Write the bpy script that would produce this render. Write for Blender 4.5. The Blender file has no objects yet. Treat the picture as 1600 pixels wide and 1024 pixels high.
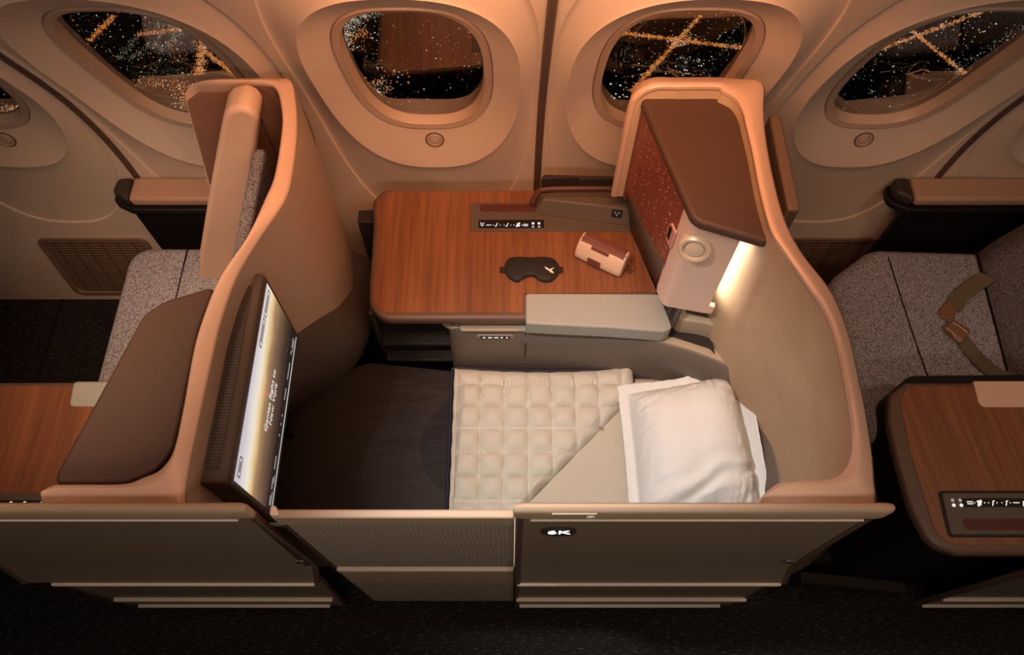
import bpy, math, random
import numpy as np
from mathutils import Vector, Matrix, noise

random.seed(7)
SC = bpy.context.scene
COL = SC.collection

# ------------------------------------------------------------------ camera
F = 1199.0                      # focal length in pixels of a 1600 x 1024 frame
TH = math.radians(63.0)         # the camera looks steeply down at the seat
CZ = 2.47
cd = bpy.data.cameras.new('camera')
cam = bpy.data.objects.new('camera', cd)
COL.objects.link(cam)
cam.location = (0, 0, CZ)
cam.rotation_euler = (math.radians(90) - TH, 0, 0)
cd.sensor_width = 36.0
cd.lens = 36.0 * F / 1600.0
cd.clip_start = 0.02
cd.clip_end = 2000
SC.camera = cam

# ------------------------------------------------------------------ exposure, world, lights
SC.view_settings.view_transform = 'Standard'
SC.view_settings.look = 'None'
SC.view_settings.gamma = 1.0
SC.view_settings.use_curve_mapping = False
SC.view_settings.exposure = 0.0
w = bpy.data.worlds.new('night')
SC.world = w
w.use_nodes = True
w.node_tree.nodes['Background'].inputs[0].default_value = (1.0, 0.62, 0.42, 1)
w.node_tree.nodes['Background'].inputs[1].default_value = 0.006


def area(name, loc, target, sx, sy, power, col, spread=180):
    d = bpy.data.lights.new(name, 'AREA')
    d.shape = 'RECTANGLE'
    d.size, d.size_y = sx, sy
    d.energy = power
    d.color = col
    d.spread = math.radians(spread)
    o = bpy.data.objects.new(name, d)
    COL.objects.link(o)
    o.location = loc
    o.rotation_euler = (Vector(target) - Vector(loc)).to_track_quat('-Z', 'Y').to_euler()
    return o


def spot(name, loc, target, power, col, ang, blend, rad=0.03):
    d = bpy.data.lights.new(name, 'SPOT')
    d.energy = power
    d.color = col
    d.spot_size = math.radians(ang)
    d.spot_blend = blend
    d.shadow_soft_size = rad
    o = bpy.data.objects.new(name, d)
    COL.objects.link(o)
    o.location = loc
    o.rotation_euler = (Vector(target) - Vector(loc)).to_track_quat('-Z', 'Y').to_euler()
    return o


ORANGE = (1.0, 0.43, 0.20)
WARM = (1.0, 0.80, 0.60)
area('cove_light', (0.05, 0.90, 1.80), (0.05, 1.30, 1.15), 0.9, 0.05, 5.8, ORANGE, 115)
area('cabin_wash', (0.0, 0.45, 2.36), (0.0, 1.0, 1.0), 0.6, 0.30, 5.5, (1.0, 0.52, 0.32))
area('aisle_wash', (0.15, -0.75, 2.35), (0.1, 0.3, 0.7), 1.6, 0.3, 11, (1.0, 0.82, 0.68))
area('left_fill_light', (-1.0, 0.40, 2.35), (-0.88, 1.0, 0.7), 0.25, 0.25, 3.6, (1.0, 0.64, 0.44), 48)  # fill light added overhead to brighten the left table and seat
area('right_fill_light', (1.45, 0.45, 2.35), (1.35, 0.85, 0.6), 0.4, 0.3, 3.0, (1.0, 0.70, 0.50), 100)  # matching fill light added over the right neighbour
spot('bed_reading_light', (-0.42, 0.44, 2.40), (0.28, 0.62, 0.5), 190, (1.0, 0.99, 0.98), 44, 1.0, 0.05)


# ------------------------------------------------------------------ photograph to place
def ray(px, py):
    u = (px - 800.0) / F
    v = (512.0 - py) / F
    return Vector((u, math.cos(TH) + v * math.sin(TH), -math.sin(TH) + v * math.cos(TH)))


def pz(px, py, z):
    r = ray(px, py)
    t = (z - CZ) / r.z
    return Vector((r.x * t, r.y * t, z))


def pY(px, py, Y):
    r = ray(px, py)
    t = Y / r.y
    return Vector((r.x * t, Y, CZ + r.z * t))


def pX(px, py, X):
    r = ray(px, py)
    t = X / r.x
    return Vector((X, r.y * t, CZ + r.z * t))


def pzs(pts, z):
    return [pz(x, y, z) for x, y in pts]


# ------------------------------------------------------------------ materials
MATS = {}


class NT:
    def __init__(self, name):
        self.m = bpy.data.materials.new(name)
        self.m.use_nodes = True
        self.t = self.m.node_tree
        self.b = self.t.nodes['Principled BSDF']
        self.out = self.t.nodes['Material Output']

    def n(self, typ, **kw):
        nd = self.t.nodes.new(typ)
        for k, v in kw.items():
            if k.startswith('i_'):
                nd.inputs[k[2:].replace('_', ' ')].default_value = v
            else:
                setattr(nd, k, v)
        return nd

    def l(self, a, b):
        self.t.links.new(a, b)

    def math(self, op, a, b=None, clamp=False):
        nd = self.t.nodes.new('ShaderNodeMath')
        nd.operation = op
        nd.use_clamp = clamp
        for i, v in enumerate((a, b)):
            if v is None:
                continue
            if isinstance(v, (int, float)):
                nd.inputs[i].default_value = v
            else:
                self.l(v, nd.inputs[i])
        return nd.outputs[0]

    def mix(self, fac, a, b):
        nd = self.t.nodes.new('ShaderNodeMix')
        nd.data_type = 'RGBA'
        if isinstance(fac, (int, float)):
            nd.inputs[0].default_value = fac
        else:
            self.l(fac, nd.inputs[0])
        for s, v in ((6, a), (7, b)):
            if isinstance(v, tuple):
                nd.inputs[s].default_value = (*v[:3], 1)
            else:
                self.l(v, nd.inputs[s])
        return nd.outputs[2]

    def coords(self, kind='Object', scale=(1, 1, 1), rot=(0, 0, 0)):
        tc = self.t.nodes.new('ShaderNodeTexCoord')
        mp = self.t.nodes.new('ShaderNodeMapping')
        mp.inputs['Scale'].default_value = scale
        mp.inputs['Rotation'].default_value = rot
        self.l(tc.outputs[kind], mp.inputs['Vector'])
        return mp.outputs[0]

    def noise(self, vec, scale, detail=3, rough=0.5):
        nd = self.n('ShaderNodeTexNoise')
        nd.inputs['Scale'].default_value = scale
        nd.inputs['Detail'].default_value = detail
        nd.inputs['Roughness'].default_value = rough
        self.l(vec, nd.inputs['Vector'])
        return nd.outputs['Fac']

    def ramp(self, fac, stops, interp='LINEAR'):
        nd = self.n('ShaderNodeValToRGB')
        cr = nd.color_ramp
        cr.interpolation = interp
        while len(cr.elements) < len(stops):
            cr.elements.new(0.5)
        for e, (p, c) in zip(cr.elements, stops):
            e.position = p
            e.color = (*c[:3], 1) if len(c) >= 3 else (c[0], c[0], c[0], 1)
        self.l(fac, nd.inputs[0])
        return nd.outputs[0]

    def bump(self, h, strength=0.2, dist=0.002):
        nd = self.n('ShaderNodeBump')
        nd.inputs['Strength'].default_value = strength
        nd.inputs['Distance'].default_value = dist
        self.l(h, nd.inputs['Height'])
        self.l(nd.outputs[0], self.b.inputs['Normal'])

    def base(self, c):
        if isinstance(c, tuple):
            self.b.inputs['Base Color'].default_value = (*c[:3], 1)
        else:
            self.l(c, self.b.inputs['Base Color'])


def plain(name, col, rough=0.5, metal=0.0, spec=0.5, vary=0.06, nscale=18, bump=0.0, bscale=400, sheen=0.0, coat=0.0):
    k = NT(name)
    v = k.coords('Object')
    f = k.noise(v, nscale, 4)
    a = tuple(max(0, c * (1 - vary)) for c in col)
    b = tuple(c * (1 + vary) for c in col)
    k.base(k.mix(f, a, b))
    k.b.inputs['Roughness'].default_value = rough
    k.b.inputs['Metallic'].default_value = metal
    k.b.inputs['Specular IOR Level'].default_value = spec
    if sheen:
        k.b.inputs['Sheen Weight'].default_value = sheen
    if coat:
        k.b.inputs['Coat Weight'].default_value = coat
    if bump:
        k.bump(k.noise(v, bscale, 2), bump, 0.0015)
    MATS[name] = k.m
    return k.m


def emit(name, col, strength):
    k = NT(name)
    k.base((0.02, 0.02, 0.02))
    k.b.inputs['Emission Color'].default_value = (*col, 1)
    k.b.inputs['Emission Strength'].default_value = strength
    MATS[name] = k.m
    return k.m


def wood(name, rot=0.0, c0=(0.115, 0.038, 0.015), c1=(0.25, 0.093, 0.036)):
    k = NT(name)
    v = k.coords('Object', (1, 1, 1), (0, 0, rot))
    mp = k.n('ShaderNodeMapping')
    mp.inputs['Scale'].default_value = (70, 2.2, 1)
    k.l(v, mp.inputs[0])
    f1 = k.noise(mp.outputs[0], 1.0, 6, 0.65)
    mp2 = k.n('ShaderNodeMapping')
    mp2.inputs['Scale'].default_value = (14, 0.8, 1)
    k.l(v, mp2.inputs[0])
    f2 = k.noise(mp2.outputs[0], 1.0, 4, 0.5)
    s = k.math('ADD', k.math('MULTIPLY', f1, 0.65), k.math('MULTIPLY', f2, 0.35))
    c = k.ramp(s, [(0.30, c0), (0.47, tuple((a + b) / 2 for a, b in zip(c0, c1))), (0.60, c1)])
    mp3 = k.n('ShaderNodeMapping')
    mp3.inputs['Scale'].default_value = (260, 5, 1)
    k.l(v, mp3.inputs[0])
    pore = k.ramp(k.noise(mp3.outputs[0], 1.0, 2), [(0.30, (0.72,) * 3), (0.42, (1,) * 3)])
    mm = k.n('ShaderNodeMix', data_type='RGBA', blend_type='MULTIPLY')
    mm.inputs[0].default_value = 1.0
    k.l(c, mm.inputs[6])
    k.l(pore, mm.inputs[7])
    k.base(mm.outputs[2])
    k.b.inputs['Roughness'].default_value = 0.42
    MATS[name] = k.m
    return k.m


def tweed(name, dark, light):
    k = NT(name)
    v = k.coords('Object', (1, 1, 1), (0.4, 0.3, 0.6))
    vo = k.n('ShaderNodeTexVoronoi')
    vo.inputs['Scale'].default_value = 460
    k.l(v, vo.inputs['Vector'])
    n1 = k.noise(v, 420, 2)
    sp = k.n('ShaderNodeSeparateColor')
    k.l(vo.outputs['Color'], sp.inputs[0])
    s = k.math('ADD', k.math('MULTIPLY', sp.outputs[0], 0.75), k.math('MULTIPLY', n1, 0.4))
    k.base(k.ramp(s, [(0.20, dark), (0.50, tuple((a + b) * 0.55 for a, b in zip(dark, light))), (0.9, light)]))
    k.b.inputs['Roughness'].default_value = 0.95
    k.b.inputs['Specular IOR Level'].default_value = 0.15
    k.bump(vo.outputs['Distance'], 0.4, 0.002)
    MATS[name] = k.m
    return k.m


# setting
WALL = plain('wall_plastic', (0.60, 0.47, 0.37), 0.5, spec=0.3, vary=0.03)
BEZEL = plain('window_bezel', (0.42, 0.30, 0.22), 0.42, spec=0.4, vary=0.03)
SEAM = plain('seam_dark', (0.10, 0.06, 0.04), 0.6)
# seat shells and trims
RIM = plain('copper_rim', (0.62, 0.41, 0.295), 0.42, metal=0.1, spec=0.5, vary=0.03)
TAN = plain('tan_shell', (0.36, 0.26, 0.19), 0.5, spec=0.4, vary=0.04)
LEATHER = plain('beige_suede', (0.52, 0.365, 0.235), 0.75, spec=0.25, vary=0.14, nscale=9, bump=0.15)
SUEDE = plain('brown_suede', (0.20, 0.10, 0.065), 0.85, spec=0.2, vary=0.22, nscale=14)
BROWN = plain('brown_lid', (0.07, 0.038, 0.026), 0.55, spec=0.35, vary=0.03)
PINK = plain('rose_panel', (0.74, 0.54, 0.44), 0.45, spec=0.4, vary=0.03)
TANLEATHER = plain('tan_leather', (0.62, 0.42, 0.30), 0.5, spec=0.4, vary=0.05, bump=0.08)
PAD = plain('beige_pad', (0.34, 0.345, 0.305), 0.5, spec=0.4, vary=0.03, bump=0.06)
BEIGE = plain('beige_plastic', (0.42, 0.335, 0.235), 0.5, spec=0.4, vary=0.03)
GREIGE = plain('greige_panel', (0.155, 0.125, 0.098), 0.5, spec=0.4, vary=0.03)
SHROUD = plain('dark_shroud', (0.075, 0.055, 0.042), 0.6, spec=0.3, vary=0.04)
DARK = plain('dark_plastic', (0.030, 0.022, 0.018), 0.55, spec=0.35)
BLACK = plain('black_plastic', (0.008, 0.006, 0.006), 0.5, spec=0.3)
FRAME = plain('table_edge', (0.115, 0.068, 0.048), 0.45, spec=0.4, vary=0.03)
REDLIN = plain('red_lining', (0.075, 0.012, 0.009), 0.6)
DOORP = plain('partition_paint', (0.23, 0.17, 0.122), 0.5, metal=0.0, spec=0.45, vary=0.03)
RAILP = plain('partition_rail', (0.50, 0.365, 0.25), 0.5, metal=0.0, spec=0.4, vary=0.03)
STRIP = plain('bright_strip', (0.90, 0.74, 0.58), 0.35, metal=0.0, vary=0.02)
GREYM = plain('grey_controls', (0.095, 0.072, 0.055), 0.5, spec=0.4)
MONH = plain('monitor_housing', (0.060, 0.045, 0.034), 0.45, spec=0.45)
CREAM = plain('cream_cotton', (0.60, 0.595, 0.51), 0.85, spec=0.15, vary=0.04, bump=0.05, bscale=900)
SHEETM = plain('beige_sheet', (0.53, 0.505, 0.41), 0.85, spec=0.15, vary=0.03)
WHITE = plain('white_cotton', (0.76, 0.79, 0.77), 0.85, spec=0.15, vary=0.03)
NAVY = plain('navy_piping', (0.012, 0.014, 0.03), 0.7)
MASK = plain('black_satin', (0.016, 0.012, 0.010), 0.6, spec=0.3, sheen=0.1)
LOGO = plain('white_print', (0.85, 0.82, 0.76), 0.6)
POUCH = plain('pouch_canvas', (0.70, 0.50, 0.36), 0.8, spec=0.2, vary=0.07, bump=0.2, bscale=700)
POUCHB = plain('pouch_leather', (0.16, 0.05, 0.032), 0.5, spec=0.4)
ZIPM = plain('zip_metal', (0.55, 0.48, 0.42), 0.3, metal=0.8)
BELT = plain('belt_webbing', (0.13, 0.10, 0.065), 0.8, spec=0.2, vary=0.15, nscale=300)
BUCK = plain('belt_buckle', (0.24, 0.12, 0.075), 0.4, metal=0.2)
LAMPC = plain('lamp_ring', (0.72, 0.62, 0.48), 0.3, metal=0.3)
GLOW = emit('icon_glow', (1.0, 0.95, 0.9), 0.9)
STRIPLIGHT = emit('strip_light', (1.0, 0.88, 0.72), 20.0)
WOOD = wood('walnut_veneer', 0.0)
WOODR = wood('walnut_veneer_angled', math.radians(-7))
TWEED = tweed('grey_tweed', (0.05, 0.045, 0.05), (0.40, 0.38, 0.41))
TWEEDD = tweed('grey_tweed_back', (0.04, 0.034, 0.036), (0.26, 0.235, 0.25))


def carpet():
    k = NT('carpet')
    v = k.coords('Object', (42, 300, 1))
    f = k.noise(v, 1.0, 3, 0.7)
    g = k.noise(k.coords('Object', (1, 1, 1)), 500, 2)
    lines = k.ramp(f, [(0.57, (0,) * 3), (0.68, (1,) * 3)])
    c = k.mix(k.math('MULTIPLY', lines, 0.5), (0.022, 0.019, 0.018), (0.24, 0.20, 0.17))
    mm = k.n('ShaderNodeMix', data_type='RGBA', blend_type='MULTIPLY')
    mm.inputs[0].default_value = 0.7
    k.l(c, mm.inputs[6])
    k.l(k.ramp(g, [(0.3, (0.3,) * 3), (0.7, (1.4,) * 3)]), mm.inputs[7])
    k.base(mm.outputs[2])
    k.b.inputs['Roughness'].default_value = 0.95
    k.b.inputs['Specular IOR Level'].default_value = 0.1
    k.bump(g, 0.6, 0.004)
    MATS['carpet'] = k.m
    return k.m


CARPET = carpet()


def speckled():
    k = NT('red_speckle')
    v = k.coords('Object')
    vo = k.n('ShaderNodeTexVoronoi')
    vo.inputs['Scale'].default_value = 130
    k.l(v, vo.inputs['Vector'])
    sp = k.n('ShaderNodeSeparateColor')
    k.l(vo.outputs['Color'], sp.inputs[0])
    rad = k.math('MULTIPLY', sp.outputs[0], 0.27)
    dot = k.math('LESS_THAN', vo.outputs['Distance'], rad)
    dot = k.math('MULTIPLY', dot, k.math('GREATER_THAN', sp.outputs[1], 0.25))
    f = k.noise(v, 25, 4)
    c = k.mix(f, (0.16, 0.035, 0.022), (0.26, 0.065, 0.04))
    k.base(k.mix(dot, c, (0.95, 0.68, 0.55)))
    k.b.inputs['Roughness'].default_value = 0.4
    MATS['speck'] = k.m
    return k.m


SPECK = speckled()


def knit(name, a, b, sx, sz):
    """woven door fabric: fine ripples"""
    k = NT(name)
    v = k.coords('Object')
    wv = k.n('ShaderNodeTexWave')
    wv.wave_type = 'BANDS'
    wv.bands_direction = 'X'
    wv.inputs['Scale'].default_value = sx
    wv.inputs['Distortion'].default_value = 5.0
    wv.inputs['Detail'].default_value = 1.0
    wv.inputs['Detail Scale'].default_value = sz
    k.l(v, wv.inputs['Vector'])
    k.base(k.mix(wv.outputs['Fac'], a, b))
    k.b.inputs['Roughness'].default_value = 0.8
    k.b.inputs['Specular IOR Level'].default_value = 0.2
    MATS[name] = k.m
    return k.m


KNIT = knit('door_knit', (0.33, 0.26, 0.205), (0.43, 0.345, 0.275), 34, 0.6)


def mattress_mat():
    k = NT('mattress_cover')
    tc = k.n('ShaderNodeTexCoord')
    geo = k.n('ShaderNodeNewGeometry')
    sp = k.n('ShaderNodeSeparateXYZ')
    k.l(geo.outputs['Position'], sp.inputs[0])
    X, Y = sp.outputs[0], sp.outputs[1]
    cs = k.math('COSINE', k.math('MULTIPLY', k.math('SUBTRACT', Y, 0.60), 2 * math.pi / 0.52))
    bx = k.math('ADD', -0.405, k.math('MULTIPLY', k.math('SUBTRACT', 1.0, cs), 0.036))
    s1 = k.math('GREATER_THAN', X, bx)
    dx = k.math('SUBTRACT', X, -0.10)
    dy = k.math('SUBTRACT', Y, 0.665)
    d = k.math('SQRT', k.math('ADD', k.math('MULTIPLY', dx, dx), k.math('MULTIPLY', dy, dy)))
    s2 = k.math('LESS_THAN', d, 0.152)
    c = k.mix(s1, (0.011, 0.0085, 0.008), (0.018, 0.015, 0.0155))
    c = k.mix(s2, c, (0.006, 0.0055, 0.009))
    k.base(c)
    k.b.inputs['Roughness'].default_value = 0.62
    k.b.inputs['Specular IOR Level'].default_value = 0.3
    k.bump(k.noise(k.coords('Object', (3, 12, 1)), 2.0, 4), 0.25, 0.02)
    MATS['mattress'] = k.m
    return k.m


MATTM = mattress_mat()


def grille_mat(name, a, hole, nx, ny, r=0.3, stagger=False):
    """dots or slots cut in a panel, counted over the part's own size"""
    k = NT(name)
    tc = k.n('ShaderNodeUVMap')
    sp = k.n('ShaderNodeSeparateXYZ')
    k.l(tc.outputs[0], sp.inputs[0])
    v = k.math('MULTIPLY', sp.outputs[1], ny)
    u = k.math('MULTIPLY', sp.outputs[0], nx)
    if stagger:
        row = k.math('MODULO', k.math('FLOOR', v), 2.0)
        u = k.math('ADD', u, k.math('MULTIPLY', row, 0.5))
    fu = k.math('SUBTRACT', k.math('FRACT', u), 0.5)
    fv = k.math('SUBTRACT', k.math('FRACT', v), 0.5)
    d = k.math('SQRT', k.math('ADD', k.math('MULTIPLY', fu, fu), k.math('MULTIPLY', fv, fv)))
    k.base(k.mix(k.math('LESS_THAN', d, r), a, hole))
    k.b.inputs['Roughness'].default_value = 0.5
    MATS[name] = k.m
    return k.m


PERF = grille_mat('speaker_perforation', (0.062, 0.046, 0.035), (0.004, 0.003, 0.003), 6, 62, 0.33, True)


def slot_mat():
    k = NT('air_grille_slats')
    tc = k.n('ShaderNodeUVMap')
    sp = k.n('ShaderNodeSeparateXYZ')
    k.l(tc.outputs[0], sp.inputs[0])
    fv = k.math('FRACT', k.math('MULTIPLY', sp.outputs[1], 24))
    fu = k.math('FRACT', k.math('MULTIPLY', sp.outputs[0], 7))
    s = k.math('MULTIPLY', k.math('GREATER_THAN', fv, 0.62), k.math('GREATER_THAN', fu, 0.0))
    s2 = k.math('GREATER_THAN', fu, 0.93)
    tot = k.math('MAXIMUM', s, s2)
    k.base(k.mix(tot, (0.24, 0.15, 0.10), (0.05, 0.03, 0.02)))
    k.b.inputs['Roughness'].default_value = 0.5
    return k.m


SLOTS = slot_mat()


def glass_mat():
    k = NT('window_glass')
    tr = k.n('ShaderNodeBsdfTransparent')
    tr.inputs[0].default_value = (0.95, 0.95, 0.95, 1)
    gl = k.n('ShaderNodeBsdfGlossy')
    gl.inputs['Roughness'].default_value = 0.0
    gl.inputs[0].default_value = (0.9, 0.9, 0.9, 1)
    mx = k.n('ShaderNodeMixShader')
    fr = k.n('ShaderNodeFresnel')
    fr.inputs[0].default_value = 1.9
    f = k.math('ADD', k.math('MULTIPLY', fr.outputs[0], 1.6), 0.04, True)
    k.l(f, mx.inputs[0])
    k.l(tr.outputs[0], mx.inputs[1])
    k.l(gl.outputs[0], mx.inputs[2])
    k.l(mx.outputs[0], k.out.inputs[0])
    return k.m


GLASS = glass_mat()


def screen_mat():
    """in-flight picture: bright sky at the top sinking to a dark city at the foot, as the panel shows it"""
    k = NT('screen_picture')
    tc = k.n('ShaderNodeUVMap')
    sp = k.n('ShaderNodeSeparateXYZ')
    k.l(tc.outputs[0], sp.inputs[0])
    n1 = k.noise(k.coords('UV', (3, 2, 1)), 2.0, 4)
    v = k.math('ADD', sp.outputs[1], k.math('MULTIPLY', k.math('SUBTRACT', n1, 0.5), 0.10))
    v = k.math('ADD', v, k.math('MULTIPLY', k.math('SUBTRACT', sp.outputs[0], 0.5), -0.16))
    c = k.ramp(v, [(0.0, (0.012, 0.009, 0.008)), (0.17, (0.03, 0.018, 0.012)), (0.32, (0.08, 0.045, 0.03)),
                   (0.50, (0.20, 0.115, 0.065)), (0.62, (0.36, 0.22, 0.11)), (0.71, (0.78, 0.54, 0.25)),
                   (0.80, (0.85, 0.76, 0.60)), (0.90, (0.72, 0.66, 0.66)), (1.0, (0.58, 0.52, 0.56))])
    sparkn = k.noise(k.coords('UV', (70, 40, 1)), 1.0, 2)
    sp1 = k.math('GREATER_THAN', sparkn, 0.70)
    low = k.math('LESS_THAN', v, 0.5)
    c = k.mix(k.math('MULTIPLY', k.math('MULTIPLY', sp1, low), 0.25), c, (0.9, 0.6, 0.4))
    bar = k.math('LESS_THAN', sp.outputs[1], 0.20)
    c = k.mix(k.math('MULTIPLY', bar, 0.75), c, (0.012, 0.010, 0.010))
    k.l(c, k.b.inputs['Emission Color'])
    k.b.inputs['Emission Strength'].default_value = 1.0
    k.base((0.01, 0.01, 0.01))
    k.b.inputs['Roughness'].default_value = 0.25
    return k.m


SCREEN = screen_mat()

# ------------------------------------------------------------------ mesh building
WORLD = {}


def tag(o, label=None, cat=None, group=None, kind=None):
    if label:
        o['label'] = label
    if cat:
        o['category'] = cat
    if group:
        o['group'] = group
    if kind:
        o['kind'] = kind
    return o


def thing(name, label, cat, loc, group=None):
    o = bpy.data.objects.new(name, None)
    o.empty_display_size = 0.05
    COL.objects.link(o)
    o.location = loc
    WORLD[o] = Vector(loc)
    return tag(o, label, cat, group)


def put(name, vf, mat, parent=None, bevel=0.0, seg=3, angle=38, uv=None, label=None, recalc=True, sub=0):
    verts, faces = vf
    verts = [Vector(v) for v in verts]
    lo = Vector((min(v.x for v in verts), min(v.y for v in verts), min(v.z for v in verts)))
    hi = Vector((max(v.x for v in verts), max(v.y for v in verts), max(v.z for v in verts)))
    c = (lo + hi) / 2
    me = bpy.data.meshes.new(name)
    me.from_pydata([v - c for v in verts], [], faces)
    mats = mat if isinstance(mat, (list, tuple)) else [mat]
    for m in mats:
        me.materials.append(m)
    if recalc:
        import bmesh
        bm = bmesh.new()
        bm.from_mesh(me)
        bmesh.ops.recalc_face_normals(bm, faces=bm.faces)
        bm.to_mesh(me)
        bm.free()
    me.polygons.foreach_set('use_smooth', [True] * len(me.polygons))
    me.set_sharp_from_angle(angle=math.radians(angle))
    if uv:
        l = me.uv_layers.new(name='UVMap')
        for p in me.polygons:
            for li in p.loop_indices:
                l.data[li].uv = uv(verts[me.loops[li].vertex_index])
    o = bpy.data.objects.new(name, me)
    COL.objects.link(o)
    WORLD[o] = c
    if parent is not None:
        o.parent = parent
        o.location = c - WORLD[parent]
    else:
        o.location = c
    if bevel:
        b = o.modifiers.new('bevel', 'BEVEL')
        b.width = bevel
        b.segments = seg
        b.limit_method = 'ANGLE'
        b.angle_limit = math.radians(40)
        b.harden_normals = False
    if sub:
        s = o.modifiers.new('subsurf', 'SUBSURF')
        s.levels = s.render_levels = sub
    if label:
        o['label'] = label
    return o


def merge(*parts):
    V, Fc = [], []
    for v, f in parts:
        n = len(V)
        V += list(v)
        Fc += [tuple(i + n for i in q) for q in f]
    return V, Fc


def box(c, s, rz=0.0):
    c = Vector(c)
    R = Matrix.Rotation(rz, 3, 'Z')
    V = []
    for x in (-.5, .5):
        for y in (-.5, .5):
            for z in (-.5, .5):
                V.append(c + R @ Vector((x * s[0], y * s[1], z * s[2])))
    return V, [(0, 1, 3, 2), (4, 6, 7, 5), (0, 4, 5, 1), (2, 3, 7, 6), (0, 2, 6, 4), (1, 5, 7, 3)]


def extrude(poly, vec):
    vec = Vector(vec)
    n = len(poly)
    V = [Vector(p) for p in poly] + [Vector(p) + vec for p in poly]
    Fc = [tuple(range(n)), tuple(range(2 * n - 1, n - 1, -1))]
    Fc += [(i, i + n, (i + 1) % n + n, (i + 1) % n) for i in range(n)]
    return V, Fc


def prism(pts, z0, z1):
    return extrude([(p[0], p[1], z0) for p in pts], (0, 0, z1 - z0))


def loft(rings, closed=True, caps=True):
    n = len(rings[0])
    V = [Vector(p) for r in rings for p in r]
    Fc = []
    m = n if closed else n - 1
    for i in range(len(rings) - 1):
        for j in range(m):
            k = (j + 1) % n
            Fc.append((i * n + j, i * n + k, (i + 1) * n + k, (i + 1) * n + j))
    if caps and closed:
        Fc.append(tuple(range(n)))
        b = (len(rings) - 1) * n
        Fc.append(tuple(range(b + n - 1, b - 1, -1)))
    return V, Fc


def round_poly(pts, r, seg=6):
    """fillet the corners of a plan polygon; r is one radius or one per corner"""
    out = []
    n = len(pts)
    P = [Vector((p[0], p[1], p[2] if len(p) > 2 else 0)) for p in pts]
    for i in range(n):
        rr = r[i] if isinstance(r, (list, tuple)) else r
        a, b, c = P[i - 1], P[i], P[(i + 1) % n]
        if rr <= 0:
            out.append(b)
            continue
        u, v = (a - b), (c - b)
        lu, lv = u.length, v.length
        u.normalize()
        v.normalize()
        ang = u.angle(v)
        d = min(rr / math.tan(ang / 2), lu * .48, lv * .48)
        p0, p1 = b + u * d, b + v * d
        for k in range(seg + 1):
            t = k / seg
            out.append((1 - t) ** 2 * p0 + 2 * t * (1 - t) * (b + (p0 + p1 - 2 * b) * 0.12) + t * t * p1)
    return out


def smooth(pts, per=6, closed=False):
    P = [Vector(p) for p in pts]
    n = len(P)
    out = []
    rng = range(n if closed else n - 1)
    for i in rng:
        p0 = P[(i - 1) % n] if closed or i > 0 else P[0] * 2 - P[1]
        p1, p2 = P[i], P[(i + 1) % n]
        p3 = P[(i + 2) % n] if closed or i + 2 < n else P[-1] * 2 - P[-2]
        for k in range(per):
            t = k / per
            out.append(0.5 * ((2 * p1) + (p2 - p0) * t + (2 * p0 - 5 * p1 + 4 * p2 - p3) * t * t + (3 * p1 - p0 - 3 * p2 + p3) * t ** 3))
    if not closed:
        out.append(P[-1])
    return out


def tube(path, r, n=8):
    P = [Vector(p) for p in path]
    rings = []
    for i, p in enumerate(P):
        t = (P[min(i + 1, len(P) - 1)] - P[max(i - 1, 0)]).normalized()
        a = t.cross(Vector((0, 0, 1)))
        if a.length < 1e-4:
            a = t.cross(Vector((1, 0, 0)))
        a.normalize()
        b = a.cross(t)
        rr = r[i] if isinstance(r, (list, tuple)) else r
        rings.append([p + a * rr * math.cos(2 * math.pi * k / n) + b * rr * math.sin(2 * math.pi * k / n) for k in range(n)])
    return loft(rings)


def ribbon(path, side, width, thick):
    """flat strap along a path; side gives the width direction"""
    rings = []
    P = [Vector(p) for p in path]
    for i, p in enumerate(P):
        s = Vector(side[i] if isinstance(side, list) else side).normalized()
        t = (P[min(i + 1, len(P) - 1)] - P[max(i - 1, 0)]).normalized()
        nrm = s.cross(t).normalized()
        rings.append([p + s * width / 2 + nrm * thick / 2, p - s * width / 2 + nrm * thick / 2,
                      p - s * width / 2 - nrm * thick / 2, p + s * width / 2 - nrm * thick / 2])
    return loft(rings)


def disc(c, nrm, rings):
    """lathe about an axis: rings = [(radius, offset along the axis), ...]"""
    c = Vector(c)
    nrm = Vector(nrm).normalized()
    a = nrm.cross(Vector((0, 0, 1)))
    if a.length < 1e-3:
        a = Vector((1, 0, 0))
    a.normalize()
    b = nrm.cross(a)
    N = 28
    return loft([[c + nrm * h + (a * math.cos(2 * math.pi * k / N) + b * math.sin(2 * math.pi * k / N)) * r for k in range(N)] for r, h in rings])


def text_vf(body, size, origin, ux, uy, thick=0.0006):
    """flat lettering as mesh: origin is the centre, ux the reading direction, uy up"""
    cu = bpy.data.curves.new('lettering', 'FONT')
    cu.body = body
    cu.size = size
    cu.align_x = 'CENTER'
    cu.align_y = 'CENTER'
    cu.extrude = thick / 2
    cu.resolution_u = 3
    ob = bpy.data.objects.new('lettering', cu)
    COL.objects.link(ob)
    dg = bpy.context.evaluated_depsgraph_get()
    dg.update()
    me = bpy.data.meshes.new_from_object(ob.evaluated_get(dg))
    ux, uy = Vector(ux), Vector(uy)
    un = ux.cross(uy).normalized()
    V = [Vector(origin) + ux * v.co.x + uy * v.co.y + un * v.co.z for v in me.vertices]
    Fc = [tuple(p.vertices) for p in me.polygons]
    bpy.data.objects.remove(ob)
    bpy.data.curves.remove(cu)
    bpy.data.meshes.remove(me)
    return V, Fc

# ------------------------------------------------------------------ the cabin side wall
_WZ = [-0.2, 0.0, 0.2, 0.4, 0.6, 0.8, 1.0, 1.2, 1.4, 1.6, 1.8, 2.0, 2.2, 2.4]
_WY = [1.34, 1.375, 1.405, 1.430, 1.442, 1.428, 1.385, 1.312, 1.225, 1.12, 0.99, 0.83, 0.64, 0.42]


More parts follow.
